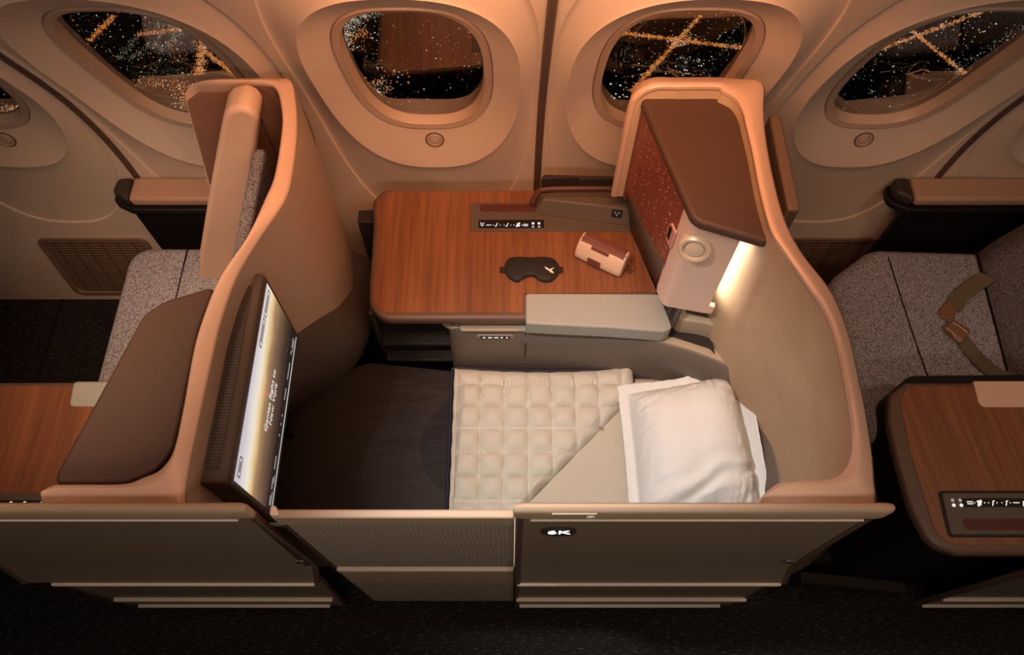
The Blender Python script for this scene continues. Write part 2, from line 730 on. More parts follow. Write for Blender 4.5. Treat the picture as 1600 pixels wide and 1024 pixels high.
def Yw(z):
    z = min(max(z, -0.19), 2.39)
    i = max(0, min(len(_WZ) - 2, int((z + 0.2) / 0.2)))
    t = (z - _WZ[i]) / 0.2
    p1, p2 = _WY[i], _WY[i + 1]
    p0 = _WY[i - 1] if i > 0 else 2 * p1 - p2
    p3 = _WY[i + 2] if i + 2 < len(_WY) else 2 * p2 - p1
    return 0.5 * (2 * p1 + (p2 - p0) * t + (2 * p0 - 5 * p1 + 4 * p2 - p3) * t * t + (3 * p1 - p0 - 3 * p2 + p3) * t ** 3)


def wallp(x, z, d=0.0):
    s = (Yw(z + .01) - Yw(z - .01)) / .02
    n = Vector((0, -1, s)).normalized()          # towards the cabin
    return Vector((x, Yw(z), z)) + n * d


ZC = 1.128
NSEG = 96
CELL = 0.5975
WX = [-0.223 + CELL * k for k in (-2, -1, 0, 1, 2, 3)]


def sring(xc, a, bu, bd, d, n=3.0, rect=False):
    pts = []
    for k in range(NSEG):
        th = 2 * math.pi * k / NSEG
        c, s = math.cos(th), math.sin(th)
        if rect:
            m = max(abs(c), abs(s))
            dx, dz = c / m, s / m
        else:
            dx = math.copysign(abs(c) ** (2 / n), c)
            dz = math.copysign(abs(s) ** (2 / n), s)
        z = ZC + dz * (bu if dz > 0 else bd)
        pts.append(wallp(xc + dx * a, z, d))
    return pts


def lerp(a, b, t):
    return a + (b - a) * t


def cell(xc):
    spec = [(.172, .279, .279, -.032, 2.8), (.179, .2855, .2855, -.0195, 2.8)]
    for k in range(1, 7):
        t = k / 6
        spec.append((lerp(.179, .243, t), lerp(.2855, .385, t), lerp(.2855, .428, t), lerp(-.0195, .015, t ** 1.15), lerp(2.8, 2.5, t)))
    spec.append((.2445, .387, .430, .0140, 2.5))
    for k in range(1, 9):
        t = k / 8
        spec.append((lerp(.2445, .280, t), lerp(.387, .55, t), lerp(.430, .702, t), lerp(-.004, .0140, (1 - t) ** 1.6), lerp(2.5, 2.7, t)))
    spec.append((.2835, .557, .712, -.0038, 2.7))
    spec.append((.2870, .565, .719, .0005, 2.7))
    rings = [sring(xc, a, bu, bd, d, n) for a, bu, bd, d, n in spec]
    for t in (0.4, 1.0):
        R = sring(xc, CELL / 2, .66, .778, .0005, rect=True)
        rings.append([a.lerp(b, t) if t < 1 else b for a, b in zip(rings[-1], R)])
    return loft(rings, True, False)


def strip(z0, z1, nz, x0, x1, nx):
    rows = [[wallp(lerp(x0, x1, i / nx), lerp(z0, z1, j / nz)) for i in range(nx + 1)] for j in range(nz + 1)]
    return loft(rows, closed=False)


XL, XR = WX[0] - CELL / 2, WX[-1] + CELL / 2
parts = [cell(x) for x in WX]
parts.append(strip(-.02, ZC - .778, 8, XL - .7, XR, 40))
parts.append(strip(ZC + .66, 2.38, 10, XL - .7, XR, 40))
parts.append(strip(ZC - .778, ZC + .66, 24, XL - .7, XL, 8))
wall = put('wall_back', merge(*parts), WALL, recalc=False, angle=30)
# turn all wall faces towards the cabin
import bmesh
bm = bmesh.new()
bm.from_mesh(wall.data)
bmesh.ops.remove_doubles(bm, verts=bm.verts, dist=0.0006)
bmesh.ops.recalc_face_normals(bm, faces=bm.faces)
if sum(f.normal.y * f.calc_area() for f in bm.faces) > 0:
    bmesh.ops.reverse_faces(bm, faces=bm.faces)
bm.to_mesh(wall.data)
bm.free()
wall.data.set_sharp_from_angle(angle=math.radians(24))
tag(wall, 'tan plastic aircraft side wall with recessed window panels', 'wall', kind='structure')

# dark seams between the wall panels, one every second window
for k, xs in enumerate((WX[0] + CELL / 2, WX[2] + CELL / 2, WX[4] + CELL / 2)):
    rows = []
    for j in range(40):
        z = lerp(0.42, 1.85, j / 39)
        wd = 0.010
        rows.append([wallp(xs - wd, z, .0015), wallp(xs - wd, z, .004), wallp(xs - wd * .5, z, .004), wallp(xs - wd * .4, z, .0005),
                     wallp(xs + wd * .4, z, .0005), wallp(xs + wd * .5, z, .004), wallp(xs + wd, z, .004), wallp(xs + wd, z, .0015)])
    o = put('trim_%d' % (k + 1), loft(rows, True, True), SEAM)
    tag(o, ['dark seam strip between the two leftmost windows', 'dark upright seam strip in the wall behind the middle table',
            'dark seam strip in the wall at the far right'][k], 'seam', kind='structure')

WLAB = ['cabin window cut off by the left edge of the photo',
        'cabin window behind the left seat shell, reflecting a grey seat',
        'cabin window over the middle walnut table, reflecting its wood',
        'cabin window half hidden behind the right seat shell',
        'cabin window above the right seat, with a round button below it',
        'cabin window beyond the right edge']
for k, xc in enumerate(WX):
    t = thing('window_%d' % (k + 1), WLAB[k], 'window', wallp(xc, ZC))
    t['kind'] = 'structure'
    prof = [(.153, .261, -.054), (.1565, .2645, -.022), (.158, .266, -.019), (.162, .269, -.0185), (.170, .277, -.016), (.174, .281, -.015), (.1755, .2825, -.018), (.176, .283, -.032)]
    put('window_frame', loft([sring(xc, a, b, b, d, 2.8) for a, b, d in prof], True, False), BEZEL, t)
    inner = [sring(xc, .152 * s, .2595 * s, .2595 * s, -.046, 2.8) for s in (1.0, .7, .35, .02)]
    put('pane', loft(inner, True, True), GLASS, t, recalc=False)
    zb = ZC - .326
    c = wallp(xc + .008, zb, -.009)
    sl = (Yw(zb + .03) - Yw(zb - .03)) / .06
    nb = Vector((0, -1, sl + .24)).normalized()
    b = put('dimmer_button', disc(c, nb, [(.024, -.012), (.024, .001), (.021, .004), (.018, .004), (.0165, .0), (.0155, .0), (.014, .003), (.0, .0045)]), BEZEL, t, angle=30)
    put('button_rim', disc(c, nb, [(.026, -.006), (.026, .0015), (.0235, .003), (.0235, -.006)]), SEAM, b)

# ------------------------------------------------------------------ floor
fl = put('floor', ([(-3.2, -1.6, 0), (3.2, -1.6, 0), (3.2, 1.40, 0), (-3.2, 1.40, 0)], [(0, 1, 2, 3)]), CARPET)
tag(fl, 'black carpet with fine pale flecks along the aisle', 'floor', kind='structure')
a, b = pz(87, 472, 0), pz(51, 594, 0)
sm = put('trim_4', box((-1.655, 1.05, .0012), (.008, .66, .002)), BLACK)
tag(sm, 'black seam in the carpet at the left', 'seam', kind='structure')

# ------------------------------------------------------------------ the city far below
CITYZ = -60.0
OR_ = emit('city_orange', (1.0, 0.30, 0.045), 1.25)
WH_ = emit('city_white', (0.95, 0.90, 0.72), 1.3)
HZ_ = emit('city_haze', (1.0, 0.28, 0.04), 0.30)
GR_ = emit('city_green', (0.62, 0.68, 0.46), 0.6)
for m in (OR_, WH_, GR_, HZ_):
    m.cycles.emission_sampling = 'NONE'
GROUND = plain('night_ground', (0.004, 0.003, 0.003), 0.9)
cv, cf, cm = [], [], []


def light(p, s, mi):
    n = len(cv)
    for q in ((s, 0, 0), (-s, 0, 0), (0, s, 0), (0, -s, 0), (0, 0, s)):
        cv.append(Vector((p[0] + q[0], p[1] + q[1], CITYZ + .1 + q[2])))
    for f in ((0, 2, 4), (2, 1, 4), (1, 3, 4), (3, 0, 4)):
        cf.append(tuple(i + n for i in f))
        cm.append(mi)


rng = random.Random(11)


def street(p0, p1, n, wd, size, mi, mix=0.12, bend=0.0):
    n = int(n * 1.5)
    a, b = pz(*p0, CITYZ), pz(*p1, CITYZ)
    per = Vector((-(b - a).y, (b - a).x, 0)).normalized()
    L = (b - a).length
    if mi == 0 and n > 300:
        # haze of lamp light along the road, painted as a dim emissive ribbon
        for k_ in range(12):
            q0_, q1_ = a.lerp(b, k_ / 12), a.lerp(b, (k_ + 1) / 12)
            n0 = len(cv)
            ww = [wd * rng.uniform(.7, 1.5) for _ in range(2)]
            for q_, w_ in ((q0_, ww[0]), (q1_, ww[1])):
                cv.append(Vector((q_.x, q_.y, CITYZ + .05)) + per * w_)
                cv.append(Vector((q_.x, q_.y, CITYZ + .05)) - per * w_)
            cf.append((n0, n0 + 1, n0 + 3, n0 + 2))
            cm.append(3)
    for i in range(n):
        t = rng.random()
        if math.sin(t * 37 + n) + math.sin(t * 91 + n) < rng.uniform(-2.2, 1.2):
            continue
        q = a.lerp(b, t) + per * (rng.gauss(0, wd) + bend * L * 4 * t * (1 - t))
        light(q, size * rng.uniform(.5, 1.4), mi if rng.random() > mix else 1)


def block(p0, p1, n, size, mis=(1, 1, 2, 0)):
    for i in range(int(n * .6)):
        q = pz(rng.uniform(p0[0], p1[0]), rng.uniform(p0[1], p1[1]), CITYZ)
        light(q, size * rng.uniform(.4, 1.7) ** 1.5, rng.choice(mis))


D = .062
# window 4: bright orange crossing
street((985, 145), (1095, 25), 900, .17, D, 0, .08)
street((970, 52), (1175, 78), 900, .17, D, 0, .08)
street((1060, 60), (1068, 72), 200, .9, D, 0, .3)
for i in range(4):
    street((1000 + 40 * i, 150), (1090 + 38 * i, 20), 90, .25, D * .75, 2)
block((950, 20), (1190, 185), 330, D * .8)
block((1050, 90), (1100, 120), 70, D)
block((950, 130), (990, 175), 60, D * 1.2, (1, 2))
# window 5
street((1375, 78), (1545, 15), 520, .17, D, 0, .25)
street((1425, 50), (1515, 122), 520, .17, D, 0, .2)
street((1490, 110), (1600, 45), 150, .3, D * .8, 2)
block((1300, 20), (1600, 185), 460, D * .8)
block((1470, 20), (1560, 60), 90, D)
# window 2
street((318, 55), (312, 118), 600, .35, D, 0, .15)
street((318, 80), (370, 118), 420, .17, D, 0, .1)
street((215, 55), (290, 45), 260, .25, D * .8, 0, .2)
street((140, 65), (180, 25), 260, .25, D, 0, .1)
street((215, 128), (290, 135), 130, .4, D, 0, .3)
street((285, 135), (290, 175), 170, .5, D, 0, .3)
for p in (((250, 30), (245, 75)), ((268, 35), (275, 70)), ((280, 40), (235, 125)), ((215, 60), (185, 95)), ((240, 70), (200, 95)), ((300, 40), (245, 85))):
    street(*p, 110, .25, D * .75, 2)
block((115, 20), (385, 190), 620, D * .85)
# window 3
street((588, 20), (545, 78), 420, .5, D * .9, 1, .3, -.25)
street((545, 62), (575, 50), 140, .4, D, 0)
street((575, 130), (615, 138), 110, .5, D, 0, .3)
block((540, 25), (600, 160), 130, D)
block((590, 105), (640, 140), 50, D, (1, 0))
block((600, 25), (755, 180), 130, D * .8)
# window 1
street((0, 175), (45, 165), 200, .4, D, 0, .4)
block((-60, 20), (60, 190), 60, D)
# the rest of the city, spread thinly
for i in range(2400):
    light(Vector((rng.uniform(-75, 75), rng.uniform(18, 120), 0)), D * rng.uniform(.4, 1.5), rng.choice((0, 1, 1, 2)))
for k_ in range(9):
    x_, y_, a_ = rng.uniform(-60, 60), rng.uniform(85, 115), rng.uniform(-.6, .6)
    for i in range(240):
        t_ = rng.uniform(-28, 28)
        light(Vector((x_ + t_ * math.cos(a_) + rng.gauss(0, .3), y_ + t_ * math.sin(a_) * .3, 0)), D * rng.uniform(.5, 1.3), 0)
me = bpy.data.meshes.new('city_lights')
me.from_pydata(cv, [], cf)
for m in (OR_, WH_, GR_, HZ_):
    me.materials.append(m)
me.polygons.foreach_set('material_index', cm)
o = bpy.data.objects.new('city_lights', me)
COL.objects.link(o)
tag(o, 'orange and white street lights of a city at night seen through the windows', 'city lights', kind='stuff')
g = put('ground', ([(-140, -20, CITYZ), (140, -20, CITYZ), (140, 160, CITYZ), (-140, 160, CITYZ)], [(0, 1, 2, 3)]), GROUND)
tag(g, 'black ground far below the aircraft', 'ground', kind='structure')

# ------------------------------------------------------------------ wall fittings low down
for k, (x0, x1, lab) in enumerate(((-1.585, -1.215, 'slatted air grille low on the wall beside the left grey seat'),
                                   (0.86, 1.24, 'slatted air grille low on the wall, mostly hidden behind the right seat'))):
    z0, z1 = .035, .335
    t = thing('air_grille', lab, 'air grille', wallp((x0 + x1) / 2, z0))
    P = round_poly([(x0, z0), (x1, z0), (x1, z1), (x0, z1)], .028)
    fr = loft([[wallp(p.x, p.y, -.004) for p in P], [wallp(p.x, p.y, .008) for p in P],
               [wallp(lerp(p.x, (x0 + x1) / 2, .07), lerp(p.y, (z0 + z1) / 2, .09), .008) for p in P],
               [wallp(lerp(p.x, (x0 + x1) / 2, .085), lerp(p.y, (z0 + z1) / 2, .10), .002) for p in P]], True, False)
    put('frame', fr, plain('grille_frame_%d' % k, (0.20, 0.125, 0.085), 0.5), t)
    rows = [[wallp(lerp(x0 + .012, x1 - .012, i / 4), lerp(z0 + .012, z1 - .012, j / 6), .0025) for i in range(5)] for j in range(7)]
    put('slats', loft(rows, closed=False), SLOTS, t, recalc=False,
        uv=lambda v, a=x0, b=x1: ((v.x - a) / (b - a), (v.z - .035) / .30))

PADB = plain('armrest_tan', (.36, .22, .145), .5, spec=.4)
for k, (x0, x1, lab, flip) in enumerate(((-1.125, -0.62, 'tan padded armrest on the wall ledge beside the left seat', 1),
                                         (1.185, 1.95, 'tan padded armrest on the wall ledge beside the right seat', 1))):
    t = thing('window_armrest', lab, 'armrest', ((x0 + x1) / 2, 1.40, .05), 'padded armrests along the window wall')
    y0, y1 = 1.352, 1.436
    P = [(x0, y0), (x1, y0), (x1, y1), (x0, y1)]
    put('pad', prism(P, .605, .642), PADB, t, .012)
    cp = round_poly([(x0 - .055, y0 + .03), (x0 - .002, y0), (x0 - .002, y1), (x0 - .05, y1)], [.02, .0, .0, .02])
    put('end_cap', prism(cp, .600, .640), DARK, t, .012, label='dark brown end cap')
    put('under_tray', prism(round_poly([(x0 - .066, y0 + .02), (x0 - .004, y0 - .010), (x1, y0 - .010), (x1, y1), (x0 - .06, y1)], [.03, .02, 0, 0, .02]), .580, .602), BLACK, t, .004)
    put('body', prism([(x0 - .012, y0 + .006), (x1, y0 + .006), (x1, y1 - .065), (x0 - .012, y1 - .065)], .02, .582), BLACK, t)

# ------------------------------------------------------------------ seat shells
RZ = 1.2


def shell(name, lab, ctrl, per, mats, drop, ztop_drop=.062):
    """ctrl: list of (O, I, d): outer edge, inner edge, direction into the wall"""
    O = smooth([c[0] for c in ctrl], per)
    I = smooth([c[1] for c in ctrl], per)
    Dn = [v.normalized() for v in smooth([Vector(c[2]) for c in ctrl], per)]
    rings = []
    for o, i, d in zip(O, I, Dn):
        up = -d
        rings.append([o + d * .055, o + d * .018, o + d * .009 + (i - o) * .05, o.lerp(i, .14) + d * .005, o.lerp(i, .58) + up * .001, o.lerp(i, .72) + up * .004, o.lerp(i, .88) + up * .0045,
                      i + up * .001, i + d * .004, i + d * .009])
    t = thing(name, lab, 'seat shell', (O[len(O) // 2].x, O[len(O) // 2].y, 0))
    put('rim', loft(rings, True, True), mats[0], t, angle=50)
    return t, O, I, Dn


dn = (0, 0, -1)


def pr(o, i, z=RZ, d=dn):
    return (pz(*o, z), pz(*i, z), d)


# --- the right-hand shell, behind the pillow
yo, yi = 1.283, 1.243
ctrlR = [(Vector((.266, yo, .80)), Vector((.270, yi, .80)), (1, 0, 0)),
         (Vector((.266, yo, .95)), Vector((.270, yi, .95)), (1, 0, 0)),
         (Vector((.267, yo, 1.125)), Vector((.271, yi, 1.125)), (1, 0, -.1)),
         (Vector((.278, yo, 1.175)), Vector((.282, yi, 1.172)), (.8, 0, -.6)),
         (Vector((.315, yo, 1.2)), Vector((.316, yi, 1.198)), (.2, 0, -1)),
         (Vector((.37, yo, 1.2)), Vector((.37, yi, 1.2)), dn),
         (Vector((.46, yo, 1.2)), Vector((.455, yi, 1.2)), dn),
         pr((1160, 118), (1128, 142)), pr((1186, 119), (1148, 153)), pr((1197, 130), (1160, 172)),
         pr((1196, 165), (1166, 196)), pr((1199, 209), (1176, 238)), pr((1211, 275), (1188, 300)), pr((1229, 340), (1204, 358)),
         pr((1256, 392), (1222, 388)), pr((1298, 446), (1258, 440)), pr((1322, 496), (1288, 484)), pr((1336, 545), (1306, 530)),
         pr((1347, 598), (1320, 590)), pr((1356, 640), (1329, 640)), pr((1366, 704), (1333, 678)),
         pr((1370, 750), (1330, 716)), pr((1371, 786), (1314, 741)), pr((1330, 790), (1286, 751)), pr((1275, 790), (1241, 753)), pr((1215, 790), (1212, 762)), pr((1185, 790), (1192, 776))]
shR, O, I, Dn = shell('seat_shell', 'copper rimmed curved seat shell standing behind the white pillow', ctrlR, 5, (RIM,), 0)
k0 = 5 * 5
Ow, Iw = O[k0:], I[k0:]
# lining: inner face from the rim down to the bed surround
def flare(y):
    """the lining leans outwards towards the bed, more so beside the pillow"""
    return float(np.interp(y, [.32, .42, .55, .68, .76, .83, .88, .94], [.078, .078, .066, .052, .050, .045, .030, 0.0]))


put('lining', loft([[Vector((p.x + flare(p.y) * t, p.y, 1.19 + (.58 - 1.19) * t)) for p in Iw] for t in (0, .15, .35, .6, .8, 1, 1.1)], closed=False), LEATHER, shR, label='beige suede lining inside the shell')
k1 = min(range(len(Ow)), key=lambda i: (Ow[i] - pz(1371, 786, RZ)).length)
ow = Ow[:k1 + 1]
put('outer_skin', loft([[Vector((p.x + (flare(p.y) + .012) * min(1, (1.19 - z) / .55), p.y, z)) for p in ow] for z in (1.19, 1.0, .8, .6, .4, .02)], closed=False), TAN, shR)
put('wing_face', extrude([(.275, yi + .002, .80), (.275, yi + .002, 1.14), (.31, yi + .002, 1.185), (.55, yi + .002, 1.185), (.55, yi + .002, .80)], (0, yo - yi - .004, 0)), LEATHER, shR)
put('back_panel', prism([(.585, .96), (.612, .96), (.612, 1.225), (.585, 1.225)], .1, 1.135), plain('back_panel_brown', (0.14, 0.085, 0.055), .6), shR, .006, label='dark brown panel behind the shell')
# rounded end cap of the rim along the aisle
cap = [pz(1188, 792, 1.17), pz(1192, 774, 1.17), pz(1212, 758, 1.17), pz(1288, 752, 1.17), pz(1292, 792, 1.17)]
put('rim_end_cap', prism(round_poly(cap, [.004, .02, .03, .004, .004], 6), 1.10, 1.186), RIM, shR, .008)

# --- the left-hand shell: it carries the monitor, and its passenger sits beyond it
yo2, yi2 = 1.287, 1.274
e0, e1, e2, e3 = pY(330, 300, yo2), pY(306, 205, yo2), pY(291, 150, yo2), pY(300, 128, yo2)
q = Vector((.006, yi2 - yo2, 0))
ctrlL = [(e0, e0 + q, (1, 0, .1)), (e1, e1 + q, (1, 0, .1)), (e2, e2 + q, (1, 0, -.1)), (e3, e3 + q + Vector((0, 0, -.004)), (.5, 0, -.8)),
         (pz(330, 119, RZ), pz(335, 129, RZ), dn),
         pr((390, 118), (385, 129)), pr((437, 118), (413, 130)), pr((454, 121), (430, 137)), pr((460, 145), (438, 158)),
         pr((463, 196), (441, 198)), pr((455, 270), (430, 272)), pr((442, 312), (413, 315)), pr((403, 370), (384, 376)), pr((367, 432), (343, 436)),
         pr((341, 508), (314, 509)), pr((329, 560), (301, 560)), pr((311, 640), (287, 637)), pr((297, 705), (272, 703)), pr((288, 755), (252, 734)),
         pr((283, 789), (225, 747)), pr((240, 791), (195, 757)), pr((150, 791), (125, 758)), pr((85, 791), (85, 759)), pr((62, 791), (67, 767))]
shL, O2, I2, _ = shell('seat_shell', 'copper rimmed seat shell at the left carrying the monitor', ctrlL, 5, (RIM,), 0)
kk = 5 * 5
Oa = O2[kk:]
ke = min(range(len(Oa)), key=lambda i: (Oa[i] - pz(283, 789, RZ)).length)
Oa = Oa[:ke + 1]
Ia = I2[kk:][:ke + 1]


def zbot(y):
    """lower edge of the pale back panel: it drops towards the window"""
    pts = [(.30, .86), (.70, .86), (.807, .84), (.90, .76), (1.0, .655), (1.09, .56), (1.18, .50), (1.30, .48)]
    for (a, za), (b, zb) in zip(pts, pts[1:]):
        if a <= y <= b:
            t = (y - a) / (b - a)
            return za + (zb - za) * t
    return .48


put('back_face', loft([[Vector((p.x + .004 * math.sin(math.pi * t), p.y, 1.19 + (zbot(p.y) - 1.19) * t)) for p in Oa] for t in (0, .15, .35, .6, .8, 1)], closed=False), TAN, shL)
put('inner_face', loft([[Vector((p.x, p.y, z)) for p in Ia] for z in (1.19, 1.0, .90)], closed=False), SUEDE, shL)
put('wing_lining', extrude([e0 + Vector((.01, -.006, -.3)), e0 + Vector((.01, -.006, 0)), e1 + Vector((.006, -.006, 0)), e2 + Vector((.006, -.006, 0)), e3 + Vector((.01, -.006, -.02)),
                            Vector((-.515, yo2 - .006, 1.18)), Vector((-.515, yo2 - .006, .5))], (0, -.014, 0)), SUEDE, shL, label='dark brown suede lining of the wing')
# dark shroud over the foot well, from the pale panel down to the bed
U, Lw = [], []
for p in Oa:
    if p.y < .40 or p.y > 1.275:
        continue
    U.append(Vector((p.x - .001, p.y, zbot(p.y) + .006)))
ys = [u.y for u in U]
lowpts = smooth([(-.78, .40, .44), (-.72, .60, .44), (-.655, .735, .435), (-.60, .785, .435), (-.53, .835, .435), (-.475, .885, .435), (-.44, .955, .42), (-.425, 1.05, .40), (-.425, 1.16, .38), (-.435, 1.27, .36)], 8)
if U[0].y > U[-1].y:
    U = U[::-1]
n = len(U)
cum = [0]
for a, b in zip(lowpts, lowpts[1:]):
    cum.append(cum[-1] + (b - a).length)
cu2 = [0]
for a, b in zip(U, U[1:]):
    cu2.append(cu2[-1] + (b - a).length)
for s in cu2:
    tt = s / cu2[-1] * cum[-1]
    j = max(i for i in range(len(cum)) if cum[i] <= tt + 1e-9)
    j = min(j, len(lowpts) - 2)
    f = (tt - cum[j]) / (cum[j + 1] - cum[j])
    Lw.append(lowpts[j].lerp(lowpts[j + 1], f))
rows = []
for t in (0, .2, .4, .6, .8, 1):
    rows.append([u.lerp(l, t) + Vector((.035, .0, .0)) * math.sin(math.pi * t) for u, l in zip(U, Lw)])
put('foot_shroud', loft(rows, closed=False), SHROUD, shL, label='dark shroud over the foot well')
put('foot_well', merge(prism([(-.875, .345), (-.865, .345), (-.865, .70), (-.875, .70)], .30, .89), prism([(-.865, .69), (-.60, .69), (-.60, .70), (-.865, .70)], .30, .89), prism([(-.875, .345), (-.60, .345), (-.60, .70), (-.875, .70)], .888, .895)), BLACK, shL)
# small round coat hook near the rim
hc = pX(457, 272, -.487)
put('coat_hook', disc(hc, (1, 0, 0), [(.016, -.01), (.016, .004), (.012, .006), (.011, .002), (.0, .002)]), TAN, shL)

# ------------------------------------------------------------------ cabinets inside the shells
def onplane(px, py, P, n):
    r_ = ray(px, py)
    t_ = P.dot(n) / r_.dot(n)
    return Vector((r_.x * t_, r_.y * t_, CZ + r_.z * t_))


cab = thing('storage_cabinet', 'brown topped storage cabinet with red speckled door in the right shell corner', 'cabinet', (.45, 1.08, .70), 'storage cabinets built into the shells')
LZ = 1.165
lid = [pz(1000, 152, LZ), pz(1120, 151, LZ), pz(1166, 168, LZ), pz(1181, 240, LZ), pz(1192, 300, LZ), pz(1205, 381, LZ), pz(1084, 345, LZ)]
lp = round_poly(lid, [.012, .01, .075, .05, .05, .012, .035], 8)
put('lid', prism(lp, LZ - .028, LZ), BROWN, cab, .011, 4)
# front: rose panel, curving round at the left into the red door
A, B = pz(1084, 345, LZ), pz(1209, 382, LZ)
dirf = (Vector((B.x + .008, B.y + .024, 0)) - Vector((A.x, A.y, 0))).normalized()
nf = Vector((dirf.y, -dirf.x, 0))
P0 = Vector((A.x + .004, A.y + .012, 0))
dl = (Vector((lid[0].x, lid[0].y, 0)) - Vector((A.x, A.y, 0))).normalized()
plan = [P0 + dl * .045, P0 + dl * .02, P0 + dl * .005 + dirf * .003, P0 + dirf * .012 + dl * .0, P0 + dirf * .03, P0 + dirf * .07, P0 + dirf * .108]
outp = smooth(plan, 5)
inn = [p - nf * .016 for p in outp]
fp = outp + inn[::-1]
BZ = .778
put('front_panel', prism(fp, BZ, LZ - .03), PINK, cab, .006)
x2 = P0 + dirf * .108
edge = [x2 - dirf * .002, P0 + dirf * .160, P0 + dirf * .160 - nf * .014, x2 - nf * .014 - dirf * .002]
put('front_panel_end', prism(edge, 1.105, LZ - .03), PINK, cab, .003)
put('front_panel_end', prism([edge[0], edge[0].lerp(edge[1], .32), edge[3].lerp(edge[2], .32), edge[3]], BZ, .815), PINK, cab, .003)
put('strip_light', prism([x2 - nf * .017 - dirf * .010, x2 - nf * .017 + dirf * .002, x2 - nf * .029 + dirf * .002, x2 - nf * .029 - dirf * .010], .822, 1.10), STRIPLIGHT, cab, label='glowing white strip light')
# red speckled door on the side
d0, d1 = P0 + dl * .318, P0 + dl * .047
nd = Vector((dl.y, -dl.x, 0))
if nd.x > 0:
    nd = -nd
T0, T1, T2 = onplane(979, 292, d0, nd), onplane(1041, 416, d0, nd), onplane(1062, 484, P0, nf)
door = put('door', extrude([(d1.x, d1.y, T1.z - .012), (d0.x, d0.y, T0.z - .012), (d0.x, d0.y, LZ - .035), (d1.x, d1.y, LZ - .035)], -nd * .014), SPECK, cab, .002, label='red speckled door')
f0 = P0 + dl * .336
put('door_frame', extrude([(d0.x, d0.y, .80), (f0.x, f0.y, .80), (f0.x, f0.y, LZ - .02), (d0.x, d0.y, LZ - .02)], -nd * .02), plain('door_frame_red', (.16, .045, .03), .5), cab, .002)
# latch
lc = onplane(1051, 368, d0, nd)
lz = lc.z
lat = [Vector((lc.x, lc.y, lz)) + dl * a + Vector((0, 0, b)) for a, b in ((-.016, -.034), (.012, -.034), (.020, -.02), (.020, .02), (.012, .034), (-.016, .034))]
latp = put('latch', extrude(lat, nd * .006), plain('latch_rose', (.62, .32, .27), .35, metal=.2), door, .003, label='pink door latch')
put('latch_recess', extrude([Vector((lc.x, lc.y, lz + .003)) + nd * .0062 + dl * a + Vector((0, 0, b)) for a, b in ((.0, -.022), (.013, -.018), (.013, .022), (.0, .024))], nd * .0008), BLACK, latp)
put('body', prism([P0 + dl * .30 - nd * .02, P0 + dl * .03 - nd * .03, P0 + dirf * .03 - nf * .03, P0 + dirf * .085 - nf * .03, P0 + dirf * .10 + dl * .28], .78, LZ - .03), DARK, cab)
# dark socket panel leaning from the table edge up to the door
B0_, B1_, B2_ = pz(985, 362, .692), pz(1030, 458, .692), pz(1049, 512, .692)
top_ = [T0, T0.lerp(T1, .5), T1, T1.lerp(T2, .5), T2]
bot_ = [B0_, B0_.lerp(B1_, .55), B0_.lerp(B1_, .85), B1_, B2_]
print('SOCK', T0, T1, T2)
fr_ = [loft([[b_.lerp(t_, f_) for b_, t_ in zip(bot_, top_)] for f_ in (0, .5, 1)], closed=False)]
sp_ = put('socket_panel', fr_[0], plain('socket_panel_brown', (.085, .064, .05), .5), cab)
m_ = sp_.modifiers.new('thick', 'SOLIDIFY')
m_.thickness = .01
_pn = sp_.data.polygons[0].normal
m_.offset = -1 if _pn.dot(Vector((0, 0, CZ)) - T0) > 0 else 1


def sockq(i0, f0_, f1_, v0, v1, name, mat, par, lift):
    """a small plate on the socket panel between two of its stations"""
    a0, a1 = bot_[i0].lerp(bot_[i0 + 1], f0_), bot_[i0].lerp(bot_[i0 + 1], f1_)
    b0, b1 = top_[i0].lerp(top_[i0 + 1], f0_), top_[i0].lerp(top_[i0 + 1], f1_)
    q_ = [a0.lerp(b0, v0), a1.lerp(b1, v0), a1.lerp(b1, v1), a0.lerp(b0, v1)]
    n_ = (q_[1] - q_[0]).cross(q_[3] - q_[0]).normalized()
    if n_.dot(Vector((0, 0, CZ)) - q_[0]) < 0:
        n_ = -n_
    return put(name, extrude([p + n_ * lift for p in q_], n_ * .002), mat, par)


for i_, a_, b_ in ((2, .05, .75), (3, .30, .85)):
    so_ = sockq(i_, a_, b_, .15, .75, 'socket', BLACK, sp_, .0005)
    sockq(i_, lerp(a_, b_, .3), lerp(a_, b_, .42), .3, .6, 'socket_slot', GREYM, so_, .0027)
    sockq(i_, lerp(a_, b_, .6), lerp(a_, b_, .72), .3, .6, 'socket_slot', GREYM, so_, .0027)
# reading lamp on the front panel
r = ray(1086, 385)
tt = (P0.dot(nf)) / r.dot(nf)
lc = Vector((r.x * tt, r.y * tt, CZ + r.z * tt))
nl = (nf + Vector((-.15, -.1, .25))).normalized()
lamp = put('reading_lamp', disc(lc, nl, [(.036, -.02), (.037, .006), (.036, .012), (.032, .016), (.026, .015), (.024, .006), (.0, .006)]), LAMPC, cab, angle=45)
put('lamp_lens', disc(lc + nl * .006, nl, [(.022, 0), (.020, .006), (.012, .008), (.0, .009)]), plain('lamp_lens', (.6, .5, .38), .15), lamp)

